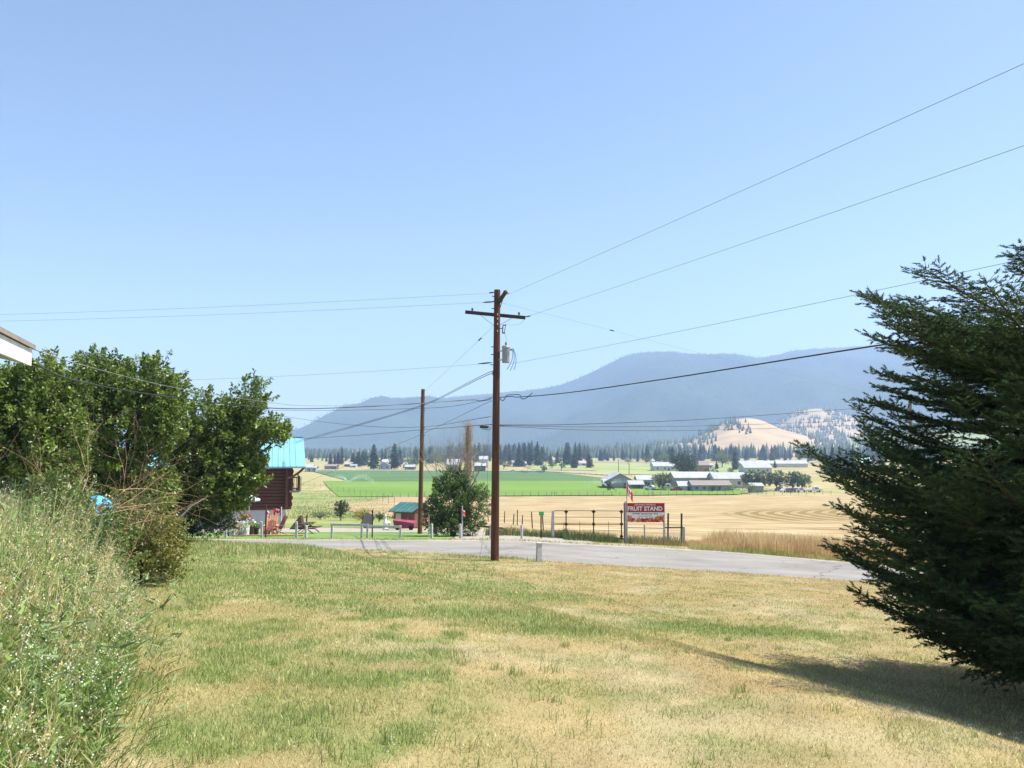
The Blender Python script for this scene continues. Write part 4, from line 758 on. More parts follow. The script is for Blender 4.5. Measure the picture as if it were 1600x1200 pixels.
for k in range(nl):
    a_ = lg if k == 0 else link('log', lg.data, None, wall); a_.location = (random.uniform(-.08, .08), 0, zf + lr * (2 * k + 1)); a_.scale = (1, 1.02, 1.02)
    b_ = lg2 if k == 0 else link('log', lg2.data, None, wall); b_.location = (XR, 0, zf + lr * (2 * k + 1) + (lr if k < nl - 1 else 0)); b_.scale = (1.02, 1, 1.02)
rzt = hl(448, 687).z + .1; RD = 4.8; x0, x1 = XL - .8, hl(476, 729).x
rf_ = MB(); rf_.add([(x0, -1.0, ze - .1), (x1, -1.0, ze - .1), (x1, RD, rzt), (x0, RD, rzt), (x0, 2 * RD + 1., ze - .1), (x1, 2 * RD + 1., ze - .1)], [(0, 1, 2, 3), (3, 2, 5, 4)]); V_ = list(rf_.v); rf_.add([(p[0], p[1], p[2] + .12) for p in V_], [(0, 1, 2, 3), (3, 2, 5, 4)]); rf_.f += [(0, 1, 7, 6), (1, 2, 8, 7), (2, 5, 11, 8), (3, 0, 6, 9), (4, 3, 9, 10), (5, 4, 10, 11)]
roof = rf_.build('roof', M['cyan'], lh); mb = MB(); sl_ = (rzt - ze + .1) / (RD + 1.0)
for k in range(int((x1 - x0) / .45)): xx = x0 + .12 + k * .45; mb.add([(xx, -1.0, ze + .022), (xx + .05, -1.0, ze + .022), (xx + .05, RD, rzt + .122), (xx, RD, rzt + .122), (xx, -1.0, ze + .06), (xx + .05, -1.0, ze + .06), (xx + .05, RD, rzt + .16), (xx, RD, rzt + .16)], [(4, 5, 6, 7), (0, 4, 7, 3), (1, 2, 6, 5), (0, 1, 5, 4)])
mb.build('rib', M['cyan'], roof)
mb = MB(); mb.bar((x0, RD, rzt + .15), (x1, RD, rzt + .15), .3, .06); mb.build('ridge_cap', M['cyan'], roof)
mb = MB(); mb.add([(XR + .02, 0, ze), (XR + .02, 2 * RD - .6, ze), (XR + .02, RD, rzt - .15), (XR - .1, 0, ze), (XR - .1, 2 * RD - .6, ze), (XR - .1, RD, rzt - .15)], [(0, 1, 2), (5, 4, 3), (0, 2, 5, 3), (1, 4, 5, 2), (0, 3, 4, 1)]); mb.build('gable', M['wbrown'], lh)
# balcony off the gable end
zb0, zb1 = hl(458, 768).z, hl(458, 746).z; bxr = hl(467, 760).x; 
mb = MB(); mb.box(((XR + .2 + bxr) / 2, 1.6, zb0), (bxr - XR - .2, 3.6, .16)); deck = mb.build('balcony', M['grey_wood'], lh)
for xx, yy in ((bxr, -.1), (bxr, 3.3), (XR + .42, -.1)): mb = MB(); mb.box((xx, yy, (zb0 + zb1) / 2 + .05), (.13, .13, zb1 - zb0 + .1)); mb.build('post', M['log'], deck)
for zz in (zb1, zb0 + .25): mb = MB(); mb.bar((XR + .3, -.1, zz), (bxr, -.1, zz), .09); mb.build('rail', M['log'], deck); mb = MB(); mb.bar((bxr, -.1, zz), (bxr, 3.3, zz), .09); mb.build('rail', M['log'], deck)
for k in range(4): xx = XR + .55 + k * .18; mb = MB(); mb.box((xx, -.1, (zb0 + zb1) / 2), (.05, .05, zb1 - zb0)); mb.build('baluster', M['log'], deck)
mb = MB(); mb.tube(curve3((XR + .05, -.9, ze - .9), (x1 - .1, -.9, ze - .05), (.1, 0, -.2), 6), .09, 8); mb.build('roof_brace', M['log'], roof)
for px in (320,): wx = hl(px, 755).x; mb = MB(); mb.box((wx, -.2, zf + 1.9), (1.2, .2, 1.1)); f_o = mb.build('window', M['wpost'], lh); mb = MB(); mb.box((wx, -.305, zf + 1.9), (1.0, .02, .9)); mb.build('pane', M['glass'], f_o)

lh.rotation_euler = (0, 0, R(16.5))
# ------------------------------------------------------------------ yard furniture by the road
def picnic_table(label, loc, rz, k=1.):
    t = thing('picnic_table', label, 'picnic table', loc, rz); t.scale = (k, k, k)
    for j in range(5): mb = MB(); mb.box((0, -.32 + j * .16, .74), (1.8, .145, .045)); mb.build('top_plank', M['dark_wood'], t)
    for s_ in (-1, 1):
        for j in (0, 1): mb = MB(); mb.box((0, s_ * (.66 + j * .15), .44), (1.8, .14, .045)); mb.build('bench_plank', M['dark_wood'], t)
    for xx in (-.65, .65):
        for s_ in (-1, 1): mb = MB(); mb.bar((xx + .02 * s_, s_ * .72, 0), (xx + .02 * s_, -s_ * .30, .72), .09, .045); mb.build('leg', M['dark_wood'], t)
        mb = MB(); mb.box((xx + .06, 0, .40), (.045, 1.5, .09)); mb.build('cross_beam', M['dark_wood'], t)
    return t
picnic_table('dark wooden picnic table on the grass left of the white rail', on(483, 51.0), R(84), .82)
def chair(label, loc, rz, m, k=1.):
    t = thing('garden_chair', label, 'chair', loc, rz, 'slatted wooden garden chairs'); t.scale = (k, k, k)
    for j in range(5): mb = MB(); mb.bar((-.24 + j * .12, .18, .3), (-.27 + j * .135, .52, 1.0 + .05 * (2 - abs(j - 2))), .1, .025); mb.build('back_slat', m, t)
    for j in range(5): mb = MB(); mb.box((0, -.32 + j * .12, .36 - j * .025), (.58, .1, .025), Matrix.Rotation(-.2, 3, 'X')); mb.build('seat_slat', m, t)
    for s_ in (-1, 1):
        mb = MB(); mb.box((s_ * .34, -.1, .55), (.14, .72, .025)); mb.build('arm', m, t)
        mb = MB(); mb.box((s_ * .32, -.34, .27), (.06, .09, .55)); mb.build('leg', m, t); mb = MB(); mb.bar((s_ * .29, -.34, .38), (s_ * .29, .5, .0), .09, .03); mb.build('leg', m, t)
    return t
chair('cedar slatted garden chair facing the road right of the dark flag post', on(427, 46.0), R(10), M['orange'])
chair('red-brown slatted garden chair turned aside next to the cedar chair', on(435.5, 46.4), R(-55), M['brownred'])
chair('small dark red garden chair in front of the cedar chair', on(424.5, 45.2), R(-4), M['brownred'], .75)
um = thing('garden_umbrella', 'pale blue-grey garden umbrella standing before the log wall', 'umbrella', on(392, 50)); u0 = um.location.copy(); hh = at(395, 778, 50).z - u0.z
mb = MB(); mb.tube([(0, 0, -.1), (0, 0, hh)], .03, 8); mb.build('pole', M['white'], um)
mb = MB(); n = 8; mb.add([(0, 0, hh + .22)] + [(.68 * math.cos(2 * math.pi * j / n), .68 * math.sin(2 * math.pi * j / n), hh - .08) for j in range(n)] + [(.66 * math.cos(2 * math.pi * j / n), .66 * math.sin(2 * math.pi * j / n), hh - .18) for j in range(n)], [(0, 1 + j, 1 + (j + 1) % n) for j in range(n)] + [(1 + j, 9 + j, 9 + (j + 1) % n, 1 + (j + 1) % n) for j in range(n)]); mb.build('canopy', M['umbrella'], um)
mb = MB(); mb.lathe([(.25, 0), (.25, .06), (.05, .1)], n=12); mb.build('base', M['found'], um)
def planter(label, px, d, r, h, m, flower, spread, group='pots and tubs at the stand'):
    b = on(px, d); t = thing('planter_pot', label, 'planter', b, group=group); mb = MB(); mb.lathe([(r * .75, -.03), (r * .8, 0), (r, h * .92), (r * 1.06, h * .93), (r * 1.06, h), (r * .9, h), (r * .88, h * .93)], n=14); mb.build('pot', m, t)
    nn = 170; P_ = rng.normal(size=(nn, 3)) * np.array([spread, spread, spread * .7]) + np.array([0, 0, h + spread * .9]); c = var((.12, .2, .05), nn, .3); k_ = rng.random(nn) < .55; c[k_] = var(flower, int(k_.sum()), .2); link('flowers', leaves_mesh('flowers', P_, rdir(nn), rng.uniform(.05, .1, nn), c, .8), M['leaf'], t)
    return t
RED = (.55, .03, .06); YEL = (.75, .55, .05); WHT = (.75, .74, .7); PNK = (.7, .25, .3)
for args in (('tall white barrel planter left of the white post', 388, 45.0, .2, .55, M['white'], WHT, .07), ('dark tub with greenery right of the white barrel planter', 394, 45.2, .19, .5, M['darksteel'], (.2, .28, .06), .12), ('pale cream tub before the grey foundation', 400, 45.5, .2, .42, M['wcream'], YEL, .1), ('low blue-grey pot of flowers at the left end of the stand', 384, 44.8, .2, .3, M['bluegreypot'], WHT, .12), ('pot overflowing with crimson flowers on the stand', 379, 47.5, .22, .75, M['white'], RED, .17),
             ('tub of dark red flowers under the umbrella', 388, 48.2, .22, .95, M['wpost'], RED, .16), ('pink flowers in a white tub near the road', 376, 45.0, .19, .3, M['white'], PNK, .12), ('white pot at the leftmost end of the stand by the tree', 366, 45.2, .18, .28, M['white'], WHT, .1), ('black nursery pot beside the leftmost white pot', 360, 45.4, .16, .28, M['darksteel'], (.2, .28, .07), .1), ('dark pot right of the pale cream tub', 404, 45.4, .14, .42, M['darksteel'], (.14, .22, .05), .08), ('white bucket with yellow flowers at mid stand', 370, 46.3, .17, .36, M['white'], YEL, .11)): planter(*args)
# tiered white display shelf with spotted pots
t = thing('display_shelf', 'white tiered display shelf of pots at the stand', 'shelf', on(381, 46.2), R(-8))
for k in range(3): mb = MB(); mb.box((0, k * .28, .18 + k * .24), (1.1, .26, .04)); mb.build('shelf_board', M['white'], t)
for xx in (-.5, 0, .5): mb = MB(); mb.bar((xx, -.1, 0), (xx, .66, .7), .05); mb.build('bearer', M['white'], t)
for k in range(3):
    for j in range(5): mb = MB(); mb.lathe([(.05, 0), (.07, .12), (.05, .13)], (-.42 + j * .21, k * .28, .2 + k * .24), 9); mb.build('small_pot', random.choice([M['white'], M['darksteel'], M['redpaint'], M['bluegreypot']]), t)
# low wooden kerb round the stand, pale boulders
for px, lab in ((446, 'long pale timber edging right of the garden chairs'), (400, 'long pale timber edging in front of the planters')):
    b = on(px, 44.6); mb = MB(); mb.box((0, 0, .02), (2.2, .14, .06), Matrix.Rotation(.06, 3, 'Z')); tag(mb.build('timber_edging', M['orange'], loc=b), lab, 'edging')
# shed with the teal roof
d_ = 66.; b = on(632, d_); sh = thing('garden_shed', 'small red-sided garden shed with teal metal roof', 'shed', b, R(-22)); k_ = d_ / F; wS, hS = 1.9, 24 * k_
mb = MB(); mb.box((0, 1.2, hS / 2), (wS, 2.2, hS)); mb.build('wall', M['wbrown'], sh)
for xx, ww, m_ in ((-.55, .5, 'wcream'), (.18, .16, 'redpaint'), (.85, .12, 'redpaint'), (-.9, .1, 'redpaint')): mb = MB(); mb.box((xx, .085, hS / 2 - .1), (ww, .03, hS * .9)); mb.build('front_board', M[m_], sh)
mb = MB(); mb.box((.52, .08, .75), (.45, .03, 1.3)); dr = mb.build('door', M['wbrown'], sh); mb = MB(); mb.box((.36, .05, .75), (.04, .05, .1)); mb.build('handle', M['steel'], dr)
rp = [(-1.25, -.35, hS - .05), (1.0, -.35, hS - .05), (1.35, 1.1, hS + .62), (-.85, 1.1, hS + .62), (1.0, 2.7, hS - .05), (-1.25, 2.7, hS - .05)]; mb = MB(); mb.add(rp + [(p[0], p[1], p[2] + .06) for p in rp], [(0, 1, 2, 3), (3, 2, 4, 5), (6, 7, 8, 9), (9, 8, 10, 11), (0, 1, 7, 6), (1, 2, 8, 7), (2, 4, 10, 8), (0, 3, 9, 6), (3, 5, 11, 9), (4, 5, 11, 10)]); rr_ = mb.build('roof', M['teal'], sh)
for k in range(6):
    u_ = k / 5; a_ = Vector(rp[0]).lerp(Vector(rp[1]), u_); c_ = Vector(rp[3]).lerp(Vector(rp[2]), u_); mb = MB(); mb.bar(a_ + Vector((0, 0, .08)), c_ + Vector((0, 0, .08)), .05, .03); mb.build('rib', M['teal'], rr_)
mb = MB(); mb.add([(.95, .1, hS - .06), (.95, 2.3, hS - .06), (1.1, 1.1, hS + .5), (-.95, .1, hS - .06), (-.95, 2.3, hS - .06), (-.8, 1.1, hS + .5)], [(0, 1, 2), (3, 5, 4), (0, 2, 5, 3), (1, 4, 5, 2)]); mb.build('gable', M['redpaint'], sh)
b = on(634, 60); t = thing('maroon_cart', 'maroon low cart with canvas sides in front of the garden shed', 'cart', b); mb = MB(); mb.add([(-.75, -.3, .15), (.75, -.3, .15), (.8, .4, .15), (-.75, .4, .15), (-.85, -.35, .72), (.7, -.35, .5), (.85, .45, .62), (-.85, .45, .75)], [(0, 3, 2, 1), (4, 5, 6, 7), (0, 1, 5, 4), (1, 2, 6, 5), (2, 3, 7, 6), (3, 0, 4, 7)]); mb.build('body', M['purple'], t)
for xx in (-.5, .5): mb = MB(); mb.tube([(xx, -.42, .17), (xx, -.34, .17)], .17, 14); mb.build('wheel', M['tyre'], t)
mb = MB(); mb.bar((.7, 0, .3), (1.1, -.1, .7), .04); mb.build('handle', M['orange'], t)
b = on(604, 60); st = thing('garden_statue', 'white garden statue of a bird left of the garden shed', 'statue', b); mb = MB(); mb.lathe([(.22, 0), (.22, .12), (.12, .15), (.16, .3), (.2, .48), (.14, .62), (.07, .72), (.06, .9), (.09, .98), (.08, 1.06), (.02, 1.1)], n=12); mb.build('body', M['white'], st, smooth=True); mb = MB(); mb.tube([(.05, -.05, 1.02), (.2, -.1, .98)], [.03, .008], 6); mb.build('beak', M['orange'], st)
mb = MB(); mb.lathe([(.02, .3), (.12, .34), (.14, .5), (.05, .62), (.01, .66)], (.24, .05, 0), 8); mb.build('wing', M['white'], st)
b = on(576, 64); t = thing('leaning_board', 'leaning grey board against the dark green shrub', 'board', b); mb = MB(); mb.box((0, 0, .55), (.8, .06, 1.15), Matrix.Rotation(.5, 3, 'Y')); mb.build('board', M['grey_wood'], t); mb = MB(); mb.bar((.45, .3, 0), (.1, .02, .9), .06); mb.build('prop', M['grey_wood'], t)
b = on(467, 62); t = thing('covered_pile', 'grey pointed tarp-covered pile right of the log house', 'covered pile', b); mb = MB(); mb.add([(-.5, -.4, 0), (.5, -.4, 0), (.55, .4, 0), (-.45, .4, 0), (.25, -.1, 1.05), (.38, .12, 1.0), (-.12, 0, .6)], [(0, 1, 4, 6), (1, 2, 5, 4), (2, 3, 6, 5), (3, 0, 6), (4, 5, 6)]); mb.build('cover', M['dark_wood'], t); mb = MB(); mb.bar((.8, -.5, 0), (.85, -.4, 1.1), .08); mb.build('stake', M['dark_wood'], t)
# bluish tarp glimpsed through the dead twigs
tp = at(152, 774, 14.); b = Vector((tp.x, tp.y, gz(tp.x, tp.y))); t = thing('tarp_pile', 'bright blue tarp glimpsed through the dead twigs at left', 'tarp', b); hh = tp.z - b.z
mb = MB(); mb.lathe([(.3, -.1), (.28, hh * .7), (.24, hh * .9), (.13, hh - .03), (.02, hh)], n=11); mb.build('tarp', M['tarp'], t); mb = MB(); mb.box((.1, -.3, .3), (.4, .1, .6)); mb.build('grey_box', M['found'], t)
b = gp(45, 1108); mb = MB(); mb.box((0, 0, .10), (.28, .09, .09), Matrix.Rotation(-.25, 3, 'Z') @ Matrix.Rotation(.12, 3, 'Y')); tag(mb.build('weathered_block', M['grey_wood'], loc=b), 'short weathered timber block lying in the weeds at lower left', 'timber')

# ------------------------------------------------------------------ buildings down in the valley
def building(name, label, x0, x1, yb, yw, yr, gable, dep, wm, rm, wins=0, door=True, over=.5, group=None, rz=0., d=None):
    b = gp((x0 + x1) / 2, yb) if d is None else on((x0 + x1) / 2, d); k = b.y / F; W_ = (x1 - x0) * k; hw = (yb - yw) * k; hr = (yb - yr) * k
    t = thing(name, label, {'barn': 'barn', 'farm_shed': 'shed'}.get(name, 'house' if 'house' in name else 'building'), b, rz, group)
    mb = MB(); mb.box((0, dep / 2, hw / 2 - .3), (W_, dep, hw + .6)); mb.build('wall', M[wm], t)
    if gable == 'front':
        mb = MB(); mb.prism([(-W_ / 2, hw), (W_ / 2, hw), (0, hr - .12)], .02, dep - .02); mb.build('gable', M[wm], t)
        mb = MB(); e = over; sl_ = (hr - hw) / (W_ / 2)
        for s_ in (-1, 1): mb.prism([(s_ * (W_ / 2 + e), hw - sl_ * e), (0, hr), (0, hr + .22), (s_ * (W_ / 2 + e), hw - sl_ * e + .22)], -e, dep + e)
        mb.build('roof', M[rm], t)
    else:
        e = over; sl_ = (hr - hw) / (dep / 2); mb = MB()
        P_ = [(-e, hw - sl_ * e), (dep / 2, hr), (dep + e, hw - sl_ * e)]; x_ = W_ / 2 + e
        for (a_, za), (c_, zc) in ((P_[0], P_[1]), (P_[1], P_[2])): mb.add([(-x_, a_, za), (x_, a_, za), (x_, c_, zc), (-x_, c_, zc), (-x_, a_, za + .22), (x_, a_, za + .22), (x_, c_, zc + .22), (-x_, c_, zc + .22)], [(0, 3, 2, 1), (4, 5, 6, 7), (0, 1, 5, 4), (1, 2, 6, 5), (2, 3, 7, 6), (3, 0, 4, 7)])
        mb.build('roof', M[rm], t); mb = MB()
        for s_ in (-1, 1): mb.add([(s_ * (W_ / 2 - .02), 0, hw), (s_ * (W_ / 2 - .02), dep, hw), (s_ * (W_ / 2 - .02), dep / 2, hr - .1), (s_ * (W_ / 2 - .2), 0, hw), (s_ * (W_ / 2 - .2), dep, hw), (s_ * (W_ / 2 - .2), dep / 2, hr - .1)], [(0, 1, 2), (3, 5, 4), (0, 2, 5, 3), (1, 4, 5, 2)])
        mb.build('gable', M[wm], t)
    for q in range(wins):
        xx = -W_ / 2 + W_ * (q + .5) / wins; ww = min(1.2, W_ / wins * .45); mb = MB(); mb.box((xx, -.02, hw * .55), (ww + .2, .08, min(1.2, hw * .4) + .2)); f_o = mb.build('window', M['wpost'], t); mb = MB(); mb.box((xx, -.065, hw * .55), (ww, .02, min(1.2, hw * .4))); mb.build('pane', M['glass'], f_o)
    if door: mb = MB(); mb.box((W_ * .18, -.025, min(1.05, hw * .42)), (min(1.1, W_ * .2), .06, min(2.1, hw * .84))); mb.build('door', M['dark_wood'], t)
    return t
building('barn', 'tall grey board barn with bright white roof beside the green field', 949, 989, 763, 751, 740.5, 'front', 16, 'wgrey', 'rwhite', 0, True, 1.0)
building('farm_shed', 'low lean-to with a white tin roof left of the barn wall', 944, 951, 763, 756, 750, 'side', 8, 'dark_wood', 'rwhite', 0, True, .3)
building('farm_shed', 'small dark shed with blue-grey tin roof right of the barn', 984, 1005, 764, 757, 752, 'side', 6, 'wbrown', 'rgrey', 0, True)
building('farm_shed', 'shed with white roof behind the small dark shed', 996, 1020, 763, 751, 745, 'side', 8, 'wgrey', 'rwhite', 1, True, d=325)
building('long_barn', 'long building with white metal roof behind the brown-roofed sheds', 1054, 1118, 765, 751, 743, 'side', 14, 'wgrey', 'rwhite', 0, False, d=330)
building('farm_shed', 'small grey shed with white roof slope left of the brown long shed', 1062, 1083, 767, 759.5, 753.5, 'side', 7, 'wcream', 'rwhite', 0, True)
building('long_shed', 'long low shed with weathered brown roof facing the green field', 1083, 1142, 767.5, 758.5, 752.5, 'side', 9, 'wgrey', 'rbrown', 5, True)
building('farm_house', 'grey-roofed house with broad gable behind the long brown shed', 1116, 1166, 766, 752, 743.5, 'side', 13, 'wcream', 'rgrey', 2, False, d=322)
building('farm_shed', 'tiny white-roofed shelter before the round orchard trees', 1175, 1192, 769, 759.5, 756, 'side', 5, 'wgrey', 'rwhite', 0, False)
building('bungalow_house', 'pale-roofed long bungalow left of the big dark conifer', 1022, 1056, 736, 728.5, 723, 'side', 14, 'wcream', 'rwhite', 3, True)
building('brick_house', 'brick house with dark roof right of the big dark conifer', 1090, 1108, 738, 727, 721, 'side', 12, 'wbrick', 'rbrown', 2, True)
building('farm_house', 'house with wide blue-grey roof behind the orchard trees', 1164, 1206, 740, 731, 724.5, 'side', 14, 'wcream', 'rgrey', 3, True)
building('greenhouse', 'very long pale greenhouse roof before the far tree line', 1158, 1262, 730, 724.5, 720.5, 'side', 14, 'wcream', 'rwhite', 0, False)
building('teal_roof_house', 'house with pale teal roof among the trees left of the weathered pole', 1347, 1362, 728, 722, 715.5, 'side', 10, 'wcream', 'rteal', 1, True)
building('white_roof_house', 'white-roofed cottage below the pale teal roof', 1365, 1380, 736, 729, 723, 'side', 9, 'wcream', 'rwhite', 1, True)
building('white_roof_house', 'white-roofed shed glimpsed between the spruce branches', 1462, 1496, 746, 741, 737, 'side', 9, 'wcream', 'rwhite', 1, True)
building('farm_shed', 'small white shed right beside the blue roof edge', 476, 487, 737, 730.5, 726.5, 'side', 8, 'wcream', 'rwhite', 1, True)
building('farm_shed', 'grey boxy shed right of the small white shed', 487, 493, 737, 731, 729, 'side', 8, 'wgrey', 'rgrey', 0, True)
building('long_shed', 'low dark brown shed at the left end of the dark green field', 507, 525, 733, 728.5, 726, 'side', 9, 'wbrown', 'rbrown', 2, True)
building('farm_house', 'small brown-roofed farmhouse left of the first big pine', 538, 549, 729, 725.5, 723, 'side', 10, 'wbrown', 'rpink', 1, True)
building('farm_shed', 'pale low shed beside the small brown-roofed farmhouse', 547, 556, 730, 727.5, 726, 'side', 7, 'wcream', 'rwhite', 0, True)
building('farm_house', 'house with faded pink roof between the two big pines', 592, 609, 733.5, 727, 722.5, 'front', 12, 'wblue', 'rpink', 2, False)
building('white_roof_house', 'white-gabled house behind the faded pink roof', 597, 606, 731, 722, 718.5, 'side', 10, 'white', 'rwhite', 1, False, d=640)
building('farm_shed', 'pale-roofed shed left of the bare brown pole', 630, 640, 731, 726, 723.5, 'side', 9, 'wbrown', 'rwhite', 1, True)
building('long_shed', 'long brown shed with pale roof just left of the bare brown pole', 633, 648, 733, 729, 726, 'side', 9, 'wbrown', 'rgrey', 2, True, d=590)
building('hip_house', 'blue-grey house with steep grey roof behind the dead branches', 698, 718, 737, 726, 718, 'side', 12, 'wblue', 'rgrey', 2, True)
building('farm_house', 'brown house with white roof left of the tall pole', 741, 758, 737, 728, 724.5, 'side', 12, 'wbrown', 'rwhite', 2, True)
building('white_roof_house', 'white-roofed house up behind the brown one left of the tall pole', 749, 762, 733, 720, 715.5, 'side', 12, 'wcream', 'rwhite', 1, True, d=640)
building('long_shed', 'dark low building right of the tall pole among the trees', 801, 822, 729, 724.5, 721.8, 'side', 10, 'wblue', 'rgrey', 2, True)
building('farm_house', 'tan-roofed house between the two dark conifers in the pasture', 905, 916, 728, 724, 720.5, 'side', 10, 'wcream', 'rpink', 1, True)
building('white_roof_house', 'small white farmhouse before the far tree line above the sign', 1018, 1023, 724, 720.5, 718.5, 'side', 9, 'white', 'rwhite', 1, True)
building('farm_house', 'small tan house at the right of the brick house', 1104, 1114, 731, 727, 725, 'side', 9, 'wcream', 'rpink', 1, True)
# vehicles
def car(label, px, py, L, m, rz=0., kind='car', group='vehicles parked at the farm'):
    b = gp(px, py); t = thing('parked_car', label, kind, b, rz, group); hl_ = L / 2
    prof = [(-hl_, .35), (-hl_, .82), (-hl_ * .55, .92), (-hl_ * .32, 1.42), (hl_ * .38, 1.46), (hl_ * .72, .98), (hl_, .88), (hl_, .35)] if kind == 'car' else [(-hl_, .45), (-hl_, 1.1), (-hl_ * .1, 1.1), (-hl_ * .05, 1.8), (hl_ * .42, 1.82), (hl_ * .58, 1.2), (hl_, 1.1), (hl_, .45)]
    mb = MB(); mb.prism(prof, -.85, .85); mb.build('body', m, t)
    z0, z1 = (.95, 1.36) if kind == 'car' else (1.2, 1.68)
    for yy in (-.86, .845): mb = MB(); mb.prism([(-hl_ * .42, z0), (-hl_ * .28, z1), (hl_ * .34, z1), (hl_ * .6, z0)] if kind == 'car' else [(-hl_ * .03, z0), (0, z1), (hl_ * .38, z1), (hl_ * .52, z0)], yy, yy + .015); mb.build('side_window', M['glass'], t)
    for xx in (-hl_ * .62, hl_ * .62):
        for yy in (-.88, .7): mb = MB(); mb.tube([(xx, yy, .34), (xx, yy + .18, .34)], .34, 14); mb.build('wheel', M['tyre'], t)
    return t
car('white pickup truck parked right of the small dark shed', 1016, 765.5, 4.4, M['carwhite'], R(-35), 'truck')
car('dark red car parked at the left end of the brown long shed', 1057, 767, 4.2, M['carred'], R(15))
for k, (px, py, m_, lab) in enumerate(((1226, 769, 'carwhite', 'white car leftmost in the row under the orchard trees'), (1236, 769.3, 'cardark', 'dark car second in the row under the orchard trees'), (1243, 768.6, 'carwhite', 'white car third in the row under the orchard trees'), (1252, 769, 'carwhite', 'white car fourth in the row, under the rightmost orchard trees'), (1218, 767, 'cardark', 'dark car parked behind the row under the orchard trees'))): car(lab, px, py, 3.3, M[m_], R(random.uniform(-30, 30)))
car('large white van at the right end of the parked row', 1272, 769, 5, M['carwhite'], R(5), 'truck')
car('white car parked before the low hedge right of the tall pole', 800, 737, 4.4, M['carwhite'], R(20))
t = thing('garden_arch', 'pale garden arch right of the round bush at the farm', 'arch', gp(1044, 767)); mb = MB(); mb.tube([(-1, 0, -.2), (-1, 0, 1.6), (-.7, 0, 2.3), (0, 0, 2.6), (.7, 0, 2.3), (1, 0, 1.6), (1, 0, -.2)], .16, 8); mb.build('hoop', M['wpost'], t); mb = MB(); mb.tube([(-1, 1, -.2), (-1, 1, 1.6), (-.7, 1, 2.3), (0, 1, 2.6), (.7, 1, 2.3), (1, 1, 1.6), (1, 1, -.2)], .16, 8); mb.build('hoop', M['wpost'], t)
# far utility poles in the valley
for px, yb, yt, lab in ((966.5, 738, 718, 'dark pole behind the barn roof'), (983, 741, 724, 'shorter dark pole right behind the barn roof'), (853, 731, 714, 'dark pole beside the dark round bush in the valley'), (877, 735, 717, 'dark pole right of the dark round bush in the valley')):
    b = gp(px, yb); hh = (yb - yt) * b.y / F; t = thing('valley_pole', lab, 'utility pole', b, group='poles in the valley'); mb = MB(); mb.tube([(0, 0, -.5), (0, 0, hh)], [.22, .16], 8); mb.build('pole', M['dark_wood'], t); mb = MB(); mb.bar((-.9, -.15, hh - .6), (.9, -.15, hh - .6), .14); mb.build('crossarm', M['dark_wood'], t)
# irrigation sprinklers throwing water
M['water'] = mat('water_spray', (.85, .88, .9), (.78, .82, .86), 2, .3, spec=.5)
def sprinkler(label, px, py, R_, n_):
    b = gp(px, py); t = thing('sprinkler', label, 'sprinkler', b, group='sprinklers in the green fields'); mb = MB(); mb.tube([(0, 0, -.2), (0, 0, 1.1)], .05, 6); mb.build('riser', M['steel'], t); mb = MB(); mb.box((0, 0, 1.15), (.25, .12, .12)); mb.build('head', M['steel'], t)
    A, B = [], []
    for an0 in (.5, 2.7, 3.3):
        for k in range(n_):
            s_ = random.random(); an = an0 + random.gauss(0, .14); r_ = R_ * s_; z_ = 1.2 + 4 * R_ * .23 * s_ * (1 - s_) - 1.0 * s_ + random.gauss(0, .2 + .8 * s_); p_ = np.array((math.cos(an) * r_, math.sin(an) * r_, max(z_, .1))); A.append(p_); B.append(p_ + np.array((math.cos(an) * .35, math.sin(an) * .35, .25 - .5 * s_)))
    link('water_spray', twigs_mesh('water_spray', np.array(A), np.array(B), .02), M['water'], t)
sprinkler('sprinkler throwing a white water arc over the bright green field', 545, 757.5, 12, 420)
sprinkler('sprinkler spraying beside the barn', 950, 765, 10, 300)
sprinkler('far sprinkler at the back edge of the dark green field', 524, 741, 14, 110)
sprinkler('far sprinkler right of centre in the dark green field', 608, 741, 14, 110)
sprinkler('sprinkler on the pasture behind the barn', 975, 735, 14, 130)
# ------------------------------------------------------------------ trees of the valley
def conifer_mesh(nw, wid, droop, seed, shape):
    g = np.random.default_rng(seed); z = np.sort(g.uniform(.07, 1, nw)); n = nw; an = g.uniform(0, 6.28, n)
    lump = .75 + .5 * np.sin(an * 2 + seed) * np.sin(z * 14 + seed) * .5
    r = 1.75 * wid * np.clip((1 - z) ** shape + .02, 0, 1) * (1 - .3 * np.clip((.2 - z) / .1, 0, 1)) * g.uniform(.55, 1.15, n) * lump
    e = np.stack([np.cos(an), np.sin(an), 0 * an], -1); s = np.stack([-np.sin(an), np.cos(an), 0 * an], -1)
    A = np.stack([0 * z, 0 * z, z], -1) + e * (r * .12)[:, None]; T = np.stack([0 * z, 0 * z, z - droop * r + g.normal(size=n) * .012], -1) + e * r[:, None]; m_ = (A + T) / 2 + np.array([0, 0, 1]) * (.10 * r)[:, None]; w = (r * .34 + .012)[:, None]
    V = np.stack([A, m_ + s * w - np.array([0, 0, .02]), T, m_ - s * w - np.array([0, 0, .02])], 1); i = np.arange(n)[:, None] * 4
    c = np.array((.036, .062, .030)) * g.uniform(.65, 1.45, (n, 1)) * (1 + g.normal(size=(n, 3)) * .08); V = V.copy(); V[..., 2] = np.maximum(V[..., 2], .04)
    return np_mesh('crown', V, np.concatenate([i + np.array([[0, 1, 2]]), i + np.array([[0, 2, 3]])]), np.repeat(np.clip(c, .008, 1), 4, 0))
CON = [conifer_mesh(430, .19, .35, 1, .75), conifer_mesh(430, .15, .3, 2, .62), conifer_mesh(460, .23, .3, 3, .55), conifer_mesh(400, .13, .4, 4, .85), conifer_mesh(480, .26, .2, 5, .5), conifer_mesh(420, .17, .45, 6, .7)]
